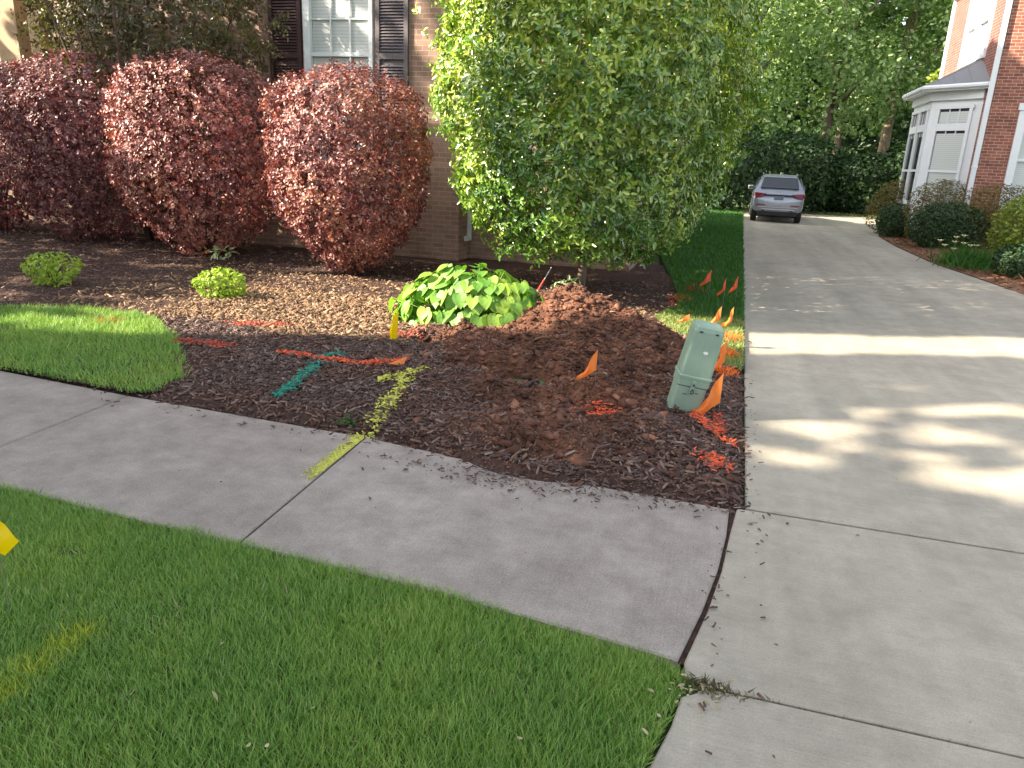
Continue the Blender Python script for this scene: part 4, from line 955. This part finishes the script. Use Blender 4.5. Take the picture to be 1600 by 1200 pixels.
# upper side window (two units)
mb = MB(); x0 = RX - .06; x1 = RX + .1
for a, b in ((SY0, SY0 + .14), ((SY0 + SY1) / 2 - .11, (SY0 + SY1) / 2 + .11), (SY1 - .14, SY1)): mb.box(x0, x1, a, b, SZ0, SZ1)
mb.box(x0, x1 , SY0 + .14, (SY0 + SY1) / 2 - .11, SZ0, SZ0 + .14); mb.box(x0, x1, (SY0 + SY1) / 2 + .11, SY1 - .14, SZ0, SZ0 + .14); mb.box(x0 - .03, x1, SY0 - .1, SY1 + .1, SZ1 + .002, SZ1 + .2)
mb.box(x0 + .04, x1, SY0 + .14, (SY0 + SY1) / 2 - .11, 5.72, 5.8); mb.box(x0 + .04, x1, (SY0 + SY1) / 2 + .11, SY1 - .14, 5.72, 5.8)
uw = part('window', mb, 'white', rh, .005)
mb = MB(); mb.box(RX + .06, RX + .08, SY0 + .1, SY1 - .1, SZ0 + .1, SZ1 - .02); part('blind', mb, 'blind', uw)
# front window at right edge
mb = MB(); mb.box(ux0 - .06, ux0 + .12, RY - .06, RY + .05, uz0, uz1); mb.box(ux1 - .12, ux1 + .06, RY - .06, RY + .05, uz0, uz1); mb.box(ux0 + .12, ux1 - .12, RY - .06, RY + .05, uz1 - .12, uz1); mb.box(ux0 + .12, ux1 - .12, RY - .06, RY + .05, uz0, uz0 + .1); mb.box(ux0 - .1, ux1 + .1, RY - .08, RY - .004, uz1 + .003, uz1 + .17)
mb.box(ux0 + .12, ux1 - .12, RY - .01, RY + .045, 2.2, 2.26)
uw = part('window', mb, 'white', rh, .005)
mb = MB(); mb.box(ux0 + .1, ux1 - .1, RY + .055, RY + .07, uz0 + .05, uz1 - .05); part('blind', mb, 'blind', uw)
# bay
A, B, Cc, Dd = np.array([RX, 22.78]), np.array([4.72, 23.95]), np.array([4.72, 26.3]), np.array([RX, 27.5])
bay = None
def face_frame(P, Q):
    d = (Q - P); L = np.linalg.norm(d); d = d / L; nrm = np.array([d[1], -d[0]])
    if nrm[0] > 0 and abs(nrm[1]) < .2: nrm = -nrm
    return d, L, nrm
EZ = 3.92
def quadp(mb, P, d, nrm, u0, u1, z0, z1, o0, o1):
    """box on a wall face: u along the face, z up, o out of it"""
    c = [P + d * u + nrm * o for u, o in ((u0, o0), (u1, o0), (u1, o1), (u0, o1))]
    V = [(q[0], q[1], z) for z in (z0, z1) for q in c]
    mb.add(V, [(0, 3, 2, 1), (4, 5, 6, 7), (0, 1, 5, 4), (1, 2, 6, 5), (2, 3, 7, 6), (3, 0, 4, 7)])
mb = MB()
mb.add([(*A, .3), (*B, .3), (*Cc, .3), (*Dd, .3), (*A, EZ), (*B, EZ), (*Cc, EZ), (*Dd, EZ)], [(0, 4, 5, 1), (1, 5, 6, 2), (2, 6, 7, 3), (4, 7, 6, 5), (0, 1, 2, 3)])
bay = part('bay', mb, 'white', rh)
wins = []
for (P, Q, units) in ((A, B, 1), (B, Cc, 2), (Cc, Dd, 1)):
    d, L, nr = face_frame(P, Q)
    cen = (A + Dd) / 2 + np.array([.5, 0])
    if np.dot((P + Q) / 2 - cen, nr) < 0: nr = -nr
    m_ = .22 if units == 1 else .14; wtot = (L - 2 * m_ - (units - 1) * .10) / units
    for u_ in range(units):
        u0 = m_ + u_ * (wtot + .10); u1 = u0 + wtot
        fr = MB(); t_ = .09
        for (a, b, c, e2) in ((u0, u0 + t_, 1.05, 3.48), (u1 - t_, u1, 1.05, 3.48)): quadp(fr, P, d, nr, a, b, c, e2, .0, .05)
        for (c, e2) in ((.95, 1.05), (3.48, 3.56)): quadp(fr, P, d, nr, u0 - .03, u1 + .03, c, e2, .0, .055)
        quadp(fr, P, d, nr, u0 + t_, u1 - t_, 2.93, 3.12, 0, .048)
        quadp(fr, P, d, nr, u0 + t_, u1 - t_, 1.86, 1.92, 0, .044)
        for q in (1, 2):
            uu = u0 + t_ + (u1 - u0 - 2 * t_) * q / 3; quadp(fr, P, d, nr, uu - .012, uu + .012, 3.12, 3.48, 0, .03); quadp(fr, P, d, nr, uu - .012, uu + .012, 2.80, 2.93, 0, .03)
        w_ = part('window', fr, 'white', bay)
        gl = MB(); quadp(gl, P, d, nr, u0 + t_, u1 - t_, 1.05, 3.48, .002, .010); g_ = part('pane', gl, 'glass' if units == 2 else 'glass', w_)
        if units == 1:
            bl = MB(); quadp(bl, P, d, nr, u0 + t_ + .02, u1 - t_ - .02, 1.05, 2.86, .0105, .018); quadp(bl, P, d, nr, u0 + t_ + .02, u1 - t_ - .02, 3.13, 3.41, .0105, .018); g_['label'] = 'dark pane behind the blind'
            bo = part('pane', bl, 'blind', w_); bo['label'] = 'pane covered by a white slatted blind'
# cornice, gutter and roof of the bay
def off(P, o, cen=np.array([5.4, 25.1])):
    return P
ov = .34
A2, B2, C2, D2 = np.array([RX - .0, 22.50]), np.array([4.42, 23.78]), np.array([4.42, 26.5]), np.array([RX, 27.8])
mb = MB(); mb.add([(*A2, EZ), (*B2, EZ), (*C2, EZ), (*D2, EZ), (*A2, EZ + .03), (*B2, EZ + .03), (*C2, EZ + .03), (*D2, EZ + .03)], [(0, 3, 2, 1), (0, 1, 5, 4), (1, 2, 6, 5), (2, 3, 7, 6), (4, 5, 6, 7)]); part('soffit', mb, 'white', bay)
mb = MB()
for P, Q in ((A2, B2), (B2, C2), (C2, D2)):
    mb.tube([(P[0], P[1], EZ + .09), (Q[0], Q[1], EZ + .09)], .065, 8)
part('gutter', mb, 'white', bay)
mb = MB()
for P, Q in ((A, B), (B, Cc), (Cc, Dd)):
    d, L, nr = face_frame(P, Q)
    if np.dot((P + Q) / 2 - np.array([6.2, 25.1]), nr) < 0: nr = -nr
    quadp(mb, P, d, nr, -.03, L + .03, EZ - .22, EZ - .002, .002, .07)
part('frieze', mb, 'white', bay)
PK1, PK2 = (RX - .002, 23.7, 4.72), (RX - .002, 26.6, 4.72)
mb = MB(); z = EZ + .14; mb.add([(*A2, z), (*B2, z), (*C2, z), (*D2, z), PK1, PK2], [(0, 1, 4), (1, 2, 5, 4), (2, 3, 5)])
def seamline(p, q): mb.tube([p, q], .018, 5)
rp = part('roof', mb, 'roofmetal', bay)
mb = MB()
seamline((*B2, z), PK1); seamline((*C2, z), PK2); seamline((*A2, z), PK1)
for t in (.25, .5, .75):
    q = np.array([*A2, z]) * (1 - t) + np.array([*B2, z]) * t; top = np.array(PK1)
    k2 = np.array([*A2, z]) * (1 - t) + top * t if t > .5 else None
    hip = np.array([*B2, z]) * (1 - (1 - t)) + top * (1 - t)
    seamline(q, hip)
for yy2 in np.arange(24.1, 26.3, .45): seamline((4.42, yy2, z), (RX - .05, max(23.75, min(26.55, yy2)), 4.70))
part('roof_seams', mb, 'roofmetal', rp)

# ------------------------------------------------------------ car (rear towards the camera)
car = empty('parked_car', (1.30, 27.6, 0), 'silver crossover parked at the far end of the driveway, seen from behind', 'car')
def lerp(a, b, t): return a + (b - a) * t
car.scale = (.89, 1, .96)
# stations: y, z_low, z_belt, z_top, half width low, half width belt, half width top
ST = [(.00, .42, .78, .80, .78, .86, .80), (.05, .36, .86, .88, .86, .91, .86), (.14, .34, 1.00, 1.02, .90, .935, .88), (.24, .33, 1.08, 1.13, .92, .94, .86), (.40, .33, 1.10, 1.34, .93, .945, .76), (.62, .33, 1.10, 1.585, .935, .945, .66),
      (.80, .33, 1.09, 1.635, .94, .945, .66), (1.6, .30, 1.07, 1.665, .94, .945, .67), (2.4, .30, 1.05, 1.64, .94, .945, .66), (2.9, .30, 1.03, 1.50, .94, .94, .66), (3.35, .32, 1.02, 1.12, .93, .93, .74), (4.1, .34, .92, .96, .90, .90, .75), (4.5, .38, .78, .80, .80, .80, .7), (4.62, .45, .62, .64, .68, .7, .62)]
V = []; ring = None
for (y, zl, zb, zt, wl, wb, wt) in ST:
    half = [(0, zl), (wl * .8, zl), (wl, zl + .06), (max(wl, wb) * 1.0, lerp(zl, zb, .5)), (wb, zb), (lerp(wb, wt, .5), lerp(zb, zt, .52)), (wt, zt - .04 * (zt - zb > .2)), (wt * .85, zt), (0, zt + .025)]
    r_ = [(x, y, z) for x, z in half] + [(-x, y, z) for x, z in half[-2:0:-1]]
    ring = len(r_); V += r_
F = []
for i in range(len(ST) - 1):
    for k in range(ring): F.append((i * ring + k, (i + 1) * ring + k, (i + 1) * ring + (k + 1) % ring, i * ring + (k + 1) % ring))
F.append(tuple(range(ring))); F.append(tuple((len(ST) - 1) * ring + k for k in range(ring))[::-1])
body = mesh_np('body', V, F, MAT['carpaint'], car, smooth=True, local=True)
sb = body.modifiers.new('smooth', 'SUBSURF'); sb.levels = 2; sb.render_levels = 2
def carp(name, mb, mat, parent=car, smooth=False, bevel=0): return mb.build(name, MAT[mat], parent, smooth, True, bevel)
# rear glass
mb = MB(); mb.prism([(-.70, .335, 1.16), (.70, .335, 1.16), (.62, .575, 1.50), (-.62, .575, 1.50)], (0, -.13, .05)); carp('rear_window', mb, 'carglass', bevel=.02)
mb = MB(); mb.prism([(-.60, .50, 1.545), (.60, .50, 1.545), (.60, .72, 1.63), (-.60, .72, 1.63)], (0, 0, .035)); carp('spoiler', mb, 'carpaint', bevel=.015)
for s in (-1, 1):
    mb = MB(); mb.prism([(s * .46, .13, 1.00), (s * .90, .18, 1.03), (s * .95, .22, .84), (s * .84, .11, .83), (s * .62, .10, .90)], (0, -.11, .0)); carp('taillight', mb, 'lamp', bevel=.012)
    mb = MB(); mb.box(s * .62 - .16, s * .62 + .16, -.035, .04, .60, .635); carp('reflector', mb, 'lamp')
    mb = MB(); mb.tube([(s * .52, -.05, .40), (s * .52, .1, .40)], .05, 14); carp('exhaust', mb, 'dark')
    mb = MB(); mb.obox((s * 1.03, 2.75, 1.14), (1, 0, 0), (0, 1, 0), (0, 0, 1), .10, .05, .075); mi = carp('mirror', mb, 'carpaint', bevel=.03)
    mb = MB(); mb.obox((s * 1.03, 2.694, 1.14), (1, 0, 0), (0, 1, 0), (0, 0, 1), .08, .005, .055); carp('mirror_glass', mb, 'carglass', mi)
    mb = MB(); mb.tube([(s * .63, .95, 1.67), (s * .64, 1.7, 1.71), (s * .63, 2.5, 1.67)], .015, 6); carp('roof_rail', mb, 'chrome', smooth=True)
    mb = MB()
    mb.prism([(s * .925, .75, 1.12), (s * .925, 2.95, 1.10), (s * .76, 2.45, 1.54), (s * .745, .95, 1.54)], (s * .03, 0, .01)); carp('side_window', mb, 'carglass')
    for wy in (.78, 3.65):
        mb = MB()
        prof = [(.20, .0), (.33, .0), (.36, .03), (.36, .19), (.33, .22), (.20, .22)]
        n = 24; Vw = []; 
        for k in range(n):
            a = 2 * math.pi * k / n
            for r0, xo in prof: Vw.append((s * (.94 - xo), wy + r0 * math.cos(a), .36 + r0 * math.sin(a)))
        Fw = [(k * 6 + j, k * 6 + (j + 1) % 6, ((k + 1) % n) * 6 + (j + 1) % 6, ((k + 1) % n) * 6 + j) for k in range(n) for j in range(6)]
        mb.add(Vw, Fw); w_ = carp('wheel', mb, 'dark', smooth=False)
        mb = MB(); mb.tube([(s * .93, wy, .36), (s * .80, wy, .36)], .21, 20)
        for k in range(5):
            a = 2 * math.pi * k / 5; mb.obox((s * .935, wy + .1 * math.cos(a), .36 + .1 * math.sin(a)), (1, 0, 0), (0, math.cos(a), math.sin(a)), (0, -math.sin(a), math.cos(a)), .012, .1, .022)
        carp('rim', mb, 'chrome', w_)
mb = MB(); mb.box(-.17, .17, -.015, .03, .80, .93); pl = carp('licence_plate', mb, 'plate', bevel=.01)
mb = MB(); mb.box(-.6, .6, -.030, .03, .455, .475); mb.box(-.75, .75, -.012, .03, .535, .55); carp('bumper_trim', mb, 'chrome')
mb = MB(); mb.box(-.50, .50, .02, .09, .955, .975); carp('tailgate_strip', mb, 'dark')
mb = MB(); mb.box(-.72, .72, .03, .25, .26, .40); mb.box(-.9, .9, .5, 4.2, .2, .42); carp('underbody', mb, 'dark')
mb = MB()
for k in range(4):
    c = -.09 + .06 * k
    mb.tube([(c + .04 * math.cos(t), .115, 1.055 + .04 * math.sin(t)) for t in np.linspace(0, 2 * math.pi, 17)], .006, 5, False)
carp('emblem', mb, 'chrome')
mb = MB(); mb.tube([(-.40, .42, 1.225), (-.1, .415, 1.23), (.28, .43, 1.25)], .012, 6); carp('wiper', mb, 'dark')
mb = MB(); mb.prism([(-.012, .95, 1.66), (.012, .95, 1.66), (.008, 1.12, 1.68), (-.008, 1.12, 1.68)], (0, -.02, .07)); carp('antenna', mb, 'white')

# ------------------------------------------------------------ right bed
BED_R = [(4.62, 12.2), (4.4, 15), (4.08, 17.7), (4.01, 21), (4.08, 24.2), (4.65, 28), (5.3, 32), (9, 32), (9, 12.2)]
mesh_np('right_bed', [(p[0], p[1], .03 if p[0] > 8 else .004) for p in BED_R] + [(5.4, 20, .1)], [(i, (i + 1) % len(BED_R), len(BED_R)) for i in range(len(BED_R))], MAT['bedstraw']); tag(bpy.data.objects['right_bed'], kind='structure')
X, Y = turf(BED_R, 110, 0)
tag(chips('pine_straw', X, Y, .12, .012, MAT['straw'], zf=lambda x, y: np.clip((x - 4) * .06, 0, .09) + .005, tilt=.4, tmpl=T_SLIM), 'reddish pine straw covering the bed by the brick house', 'pine straw', kind='stuff')
PR_D = [(0, .6), (.15, .85), (.45, 1), (.75, .9), (.92, .6), (1, .3)]
HG = 'shrubs in front of the brick house'
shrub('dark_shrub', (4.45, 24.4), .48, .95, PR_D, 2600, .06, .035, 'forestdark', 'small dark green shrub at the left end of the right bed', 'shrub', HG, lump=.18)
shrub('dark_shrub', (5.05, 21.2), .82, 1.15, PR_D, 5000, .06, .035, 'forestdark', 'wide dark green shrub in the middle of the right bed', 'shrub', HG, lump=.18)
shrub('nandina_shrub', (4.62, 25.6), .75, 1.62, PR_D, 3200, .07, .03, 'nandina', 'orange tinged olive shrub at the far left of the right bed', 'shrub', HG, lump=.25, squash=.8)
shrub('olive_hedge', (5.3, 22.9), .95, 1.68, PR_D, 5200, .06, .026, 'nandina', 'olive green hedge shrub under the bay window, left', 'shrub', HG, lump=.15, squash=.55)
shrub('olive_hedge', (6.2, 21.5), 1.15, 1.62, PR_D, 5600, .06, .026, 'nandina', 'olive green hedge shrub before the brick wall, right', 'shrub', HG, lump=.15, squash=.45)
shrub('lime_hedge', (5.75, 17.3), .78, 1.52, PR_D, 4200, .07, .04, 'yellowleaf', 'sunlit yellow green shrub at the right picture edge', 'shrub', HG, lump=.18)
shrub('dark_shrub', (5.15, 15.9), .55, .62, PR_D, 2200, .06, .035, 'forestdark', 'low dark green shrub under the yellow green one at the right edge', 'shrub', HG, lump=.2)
# daylily
dl = empty('daylily', (4.62, 17.2, .03), 'daylily clump with pale yellow blooms at the driveway edge', 'plant')
cx, cy = scat_near(4.68, 17.2, .26, .42, 800)
blades('leaves', cx, cy, .02, .42, .018, MAT['dkgrass'], dl, lean=.6)
P = []
for (px, py) in [(1470, 378), (1473, 384), (1498, 374), (1502, 381), (1492, 380), (1491, 391), (1514, 385), (1529, 387), (1505, 370)]:
    x, z_ = yp(px, py, 16.9); c = np.array([x, 16.9 + random.uniform(-.25, .25), z_])
    for k in range(6): P.append((c, k))
V = np.array([c for c, k in P]); a = np.array([k * math.pi / 3 for c, k in P])
Dv = np.stack([np.cos(a), np.sin(a), np.full(len(a), .7)], -1); Nv = np.stack([-np.cos(a) * .7, -np.sin(a) * .7, np.ones(len(a))], -1)
MAT['bloom'] = plain('pale yellow petals', (0.80, 0.72, 0.38), .5, bmp=0)
Vs, Fs = scatter(T_LEAF, V, Nv, Dv, .085, .05); mesh_np('blooms', Vs, Fs, MAT['bloom'], dl)
mb = MB()
for c, k in P[::6]: mb.tube([(c[0] + .05, c[1], .0), (c[0], c[1], c[2])], .004, 5)
mb.build('stems', MAT['dkgrass'], dl)

# ------------------------------------------------------------ woods
def tree(x, y, H, R, z0, n, L, mat, label, name='woodland_tree', group='trees of the wood behind the driveway', tr=.22, lean=0, nl=16, bark='bark', W=.6):
    r = empty(name, (x, y, 0), label, 'tree', group)
    P, Nn = [], []
    for k in range(nl):
        a = random.uniform(0, 6.28); t = (k + .5) / nl; rr = R * (1 - .5 * abs(2 * t - .9)) 
        c = np.array([x + lean * t + rr * .62 * math.cos(a), y + rr * .62 * math.sin(a), z0 + (H - z0) * t]); s = R * random.uniform(.34, .52)
        m = n // nl; q = rdir(m); rad = s * (1 - .35 * RNG.random(m) ** 2) * (1 + .3 * fbm(q[:, 0] * 2 + k, q[:, 1] * 2, q[:, 2] * 2, 1.5, 3))
        P.append(c + q * rad[:, None] * np.array([1.1, 1.1, .75])); Nn.append(q)
    P = np.concatenate(P); Nn = np.concatenate(Nn)
    foliage('crown', P, Nn, L, L * W, MAT[mat], r, T_LEAF, out=.6, up=.6, jitter=.8)
    mb = MB(); mb.tube([(x, y, -.2), (x + lean * .1, y, H * .25), (x + lean * .5, y, H * .6), (x + lean, y, H * .95)], [tr * 1.15, tr * .9, tr * .6, tr * .15], 10)
    for k in range(7):
        a = random.uniform(0, 6.28); zb = z0 + (H - z0) * random.uniform(.0, .6); mb.tube([(x + lean * zb / H, y, zb * .9), (x + lean * zb / H + R * .35 * math.cos(a), y + R * .35 * math.sin(a), zb + .6), (x + R * .7 * math.cos(a), y + R * .7 * math.sin(a), zb + 1.3)], [tr * .4, tr * .25, .02], 6)
    mb.build('trunk', MAT[bark], r, True)
    return r
tree(-4.5, 33, 12, 3.6, 2.5, 9000, .22, 'forest', 'leafy green tree hidden mostly behind the big evergreen')
tree(-.5, 37.5, 15, 4.2, 3.2, 11500, .22, 'forest', 'tall leafy green tree left of the car, top beyond the frame')
tree(3.6, 40, 15, 4.2, 4.0, 11500, .22, 'forest', 'tall leafy green tree directly behind the car')
tree(6.6, 43, 16, 4.3, 6.0, 11000, .22, 'forest', 'leafy tree with a pale trunk right of the car', lean=.7, bark='palebark', tr=.26)
tree(10.4, 42, 16, 4.4, 4.6, 11000, .22, 'forest', 'leafy green tree behind the brick house corner')
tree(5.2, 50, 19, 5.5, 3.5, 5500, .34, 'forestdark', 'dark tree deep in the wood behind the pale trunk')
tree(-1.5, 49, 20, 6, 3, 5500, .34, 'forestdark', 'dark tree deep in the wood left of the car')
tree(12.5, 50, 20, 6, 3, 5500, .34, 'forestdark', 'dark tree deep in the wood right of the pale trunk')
tree(7.05, 33.5, 5.6, 1.1, 1.0, 2600, .16, 'yellowleaf', 'slim yellow green young tree beside the bay window', name='young_tree', group=None, tr=.06, nl=9)
UG = 'dark undergrowth bushes at the edge of the wood'
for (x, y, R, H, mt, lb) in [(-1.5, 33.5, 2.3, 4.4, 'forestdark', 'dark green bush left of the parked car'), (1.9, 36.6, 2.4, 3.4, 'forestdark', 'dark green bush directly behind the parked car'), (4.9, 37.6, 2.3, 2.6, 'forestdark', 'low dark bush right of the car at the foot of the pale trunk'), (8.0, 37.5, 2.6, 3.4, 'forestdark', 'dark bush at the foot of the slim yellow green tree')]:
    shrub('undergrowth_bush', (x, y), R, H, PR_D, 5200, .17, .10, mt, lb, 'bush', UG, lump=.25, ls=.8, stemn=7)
X, Y = pts_in(-6, 12, 35.25, 37.0, 260)
tag(blades('rough_grass', X, Y, -.05, .16, .03, MAT['palegrass'], lean=.6), 'rough yellowish grass at the end of the driveway', 'grass', kind='stuff')
# backdrop of the wood: a dense far mass
n = 30000; X = -35 + 85 * RNG.random(n); Y = 56 + 10 * RNG.random(n); Z = 22 * RNG.random(n) ** 1.5
P = np.stack([X, Y + 2 * fbm(X, Z, 0, .3, 3), Z], -1); V, F = scatter(T_LEAF, P, norm(rdir(n) + np.array([-.3, -1, .4])), rdir(n), .9, .7)
tag(mesh_np('distant_wood', V, F, MAT['forestdark']), 'dense dark wood far behind the driveway', 'wood', kind='stuff')

# ------------------------------------------------------------ unseen trees added left of the camera, crowns masked to shape the foreground shade
sc = 1 / math.tan(SUN_EL); sh = -SD; pr = np.array([-sh[1], sh[0]])
n = 90000
GX = -17 + 26 * RNG.random(n); GY = -5 + 23 * RNG.random(n)
def keep_prob(x, y):  # leaves kept by where their shadow lands, which shapes the sun patches
    line = np.interp(x, [-9, -6, -4.8, -2.9, .3, 3, 8], [4.6, 4.8, 5.35, 6.1, 7.2, 8.3, 9.6]) + .22 * fbm(x, y, 0, 1.3, 3)
    k = np.where(y < line, 1.0, 0.0)
    for (cx, cy, a, b, ang) in LIT:
        c, s = math.cos(ang), math.sin(ang); u = (x - cx) * c + (y - cy) * s; v = -(x - cx) * s + (y - cy) * c
        q = (u / a) ** 2 + (v / b) ** 2; k = np.where((q < 1 + .3 * fbm(x, y, 2, 2.5, 2)) & (y < line), .008 + .10 * (fbm(x, y, 8, 2.2, 3) < -.22), k)
    # driveway beyond the bright band is shaded again
    k = np.where((y > 8.5 + .42 * x + .1 * fbm(x, y, 4, 2, 2)) & (x > .1) & (y < 9.4 + .42 * x) & (x < 4.5), .9, k)
    k = np.where((y > line) & (x < -6.2) & (y < 10.5), .16, k)           # dim mulch on the left
    k = np.where((x < -7.2) & (y >= 10.5) & (y < 13.5), .11, k)            # dull shrubs on the left
    k = np.where((x > -5.6) & (x < -1.7) & (y > 11.9) & (y < 13.3), .95, k)
    k = np.where((y >= 13.6) & (x < 1.5), .09, k)                        # dappled light on the left house
    return k
LIT = [(gp(1440, 705)[0], gp(1440, 705)[1], 1.6, .72, .10), (gp(1570, 780)[0], gp(1570, 780)[1], .6, .22, .1), (gp(1190, 668)[0], gp(1190, 668)[1], .45, .28, .5),
       (gp(1200, 735)[0], gp(1200, 735)[1], .35, .2, .2), (gp(1320, 635)[0], gp(1320, 635)[1], 1.2, .25, .1), (gp(1560, 640)[0], gp(1560, 640)[1], .8, .3, .1), (gp(1400, 605)[0], gp(1400, 605)[1], 1.3, .16, .1)]
kp = keep_prob(GX, GY); k = RNG.random(n) < kp; GX, GY = GX[k], GY[k]
Gs = np.stack([GX, GY], -1); s_ = Gs @ sh
D0 = 12.5 + 4.0 * (RNG.random(len(GX)) - .5)
rr = s_ + D0; ok = rr > 1.2
Gs, rr = Gs[ok], rr[ok]
P = np.concatenate([Gs - sh * rr[:, None], (rr / sc)[:, None]], -1)
tt = P[:, :2] @ pr; edges = np.quantile(tt, [0, .2, .4, .6, .8, 1.0])
for i in range(5):
    q = (tt >= edges[i]) & (tt <= edges[i + 1] + (1e-6 if i == 4 else -1e-9)); Q = P[q]; cxy = Q[:, :2].mean(0)
    r = empty('shade_caster_tree', (cxy[0], cxy[1], -.05), 'unseen tree left of the viewpoint, added and shaped to cast shade on the verge', 'tree', 'unseen trees added left of the viewpoint to cast shade')
    m = len(Q); nn = norm(np.array(tosun) + RNG.normal(size=(m, 3)) * .45)
    V, F = scatter(T_LEAF, Q, nn, rdir(m), .34, .26); mesh_np('crown', V, F, MAT['canopy'], r)
    H = Q[:, 2].max(); mb = MB(); mb.tube([(cxy[0], cxy[1], -.3), (cxy[0], cxy[1], H * .4), (cxy[0], cxy[1], H * .9)], [.3, .22, .05], 10)
    mb.build('trunk', MAT['bark'], r, True)
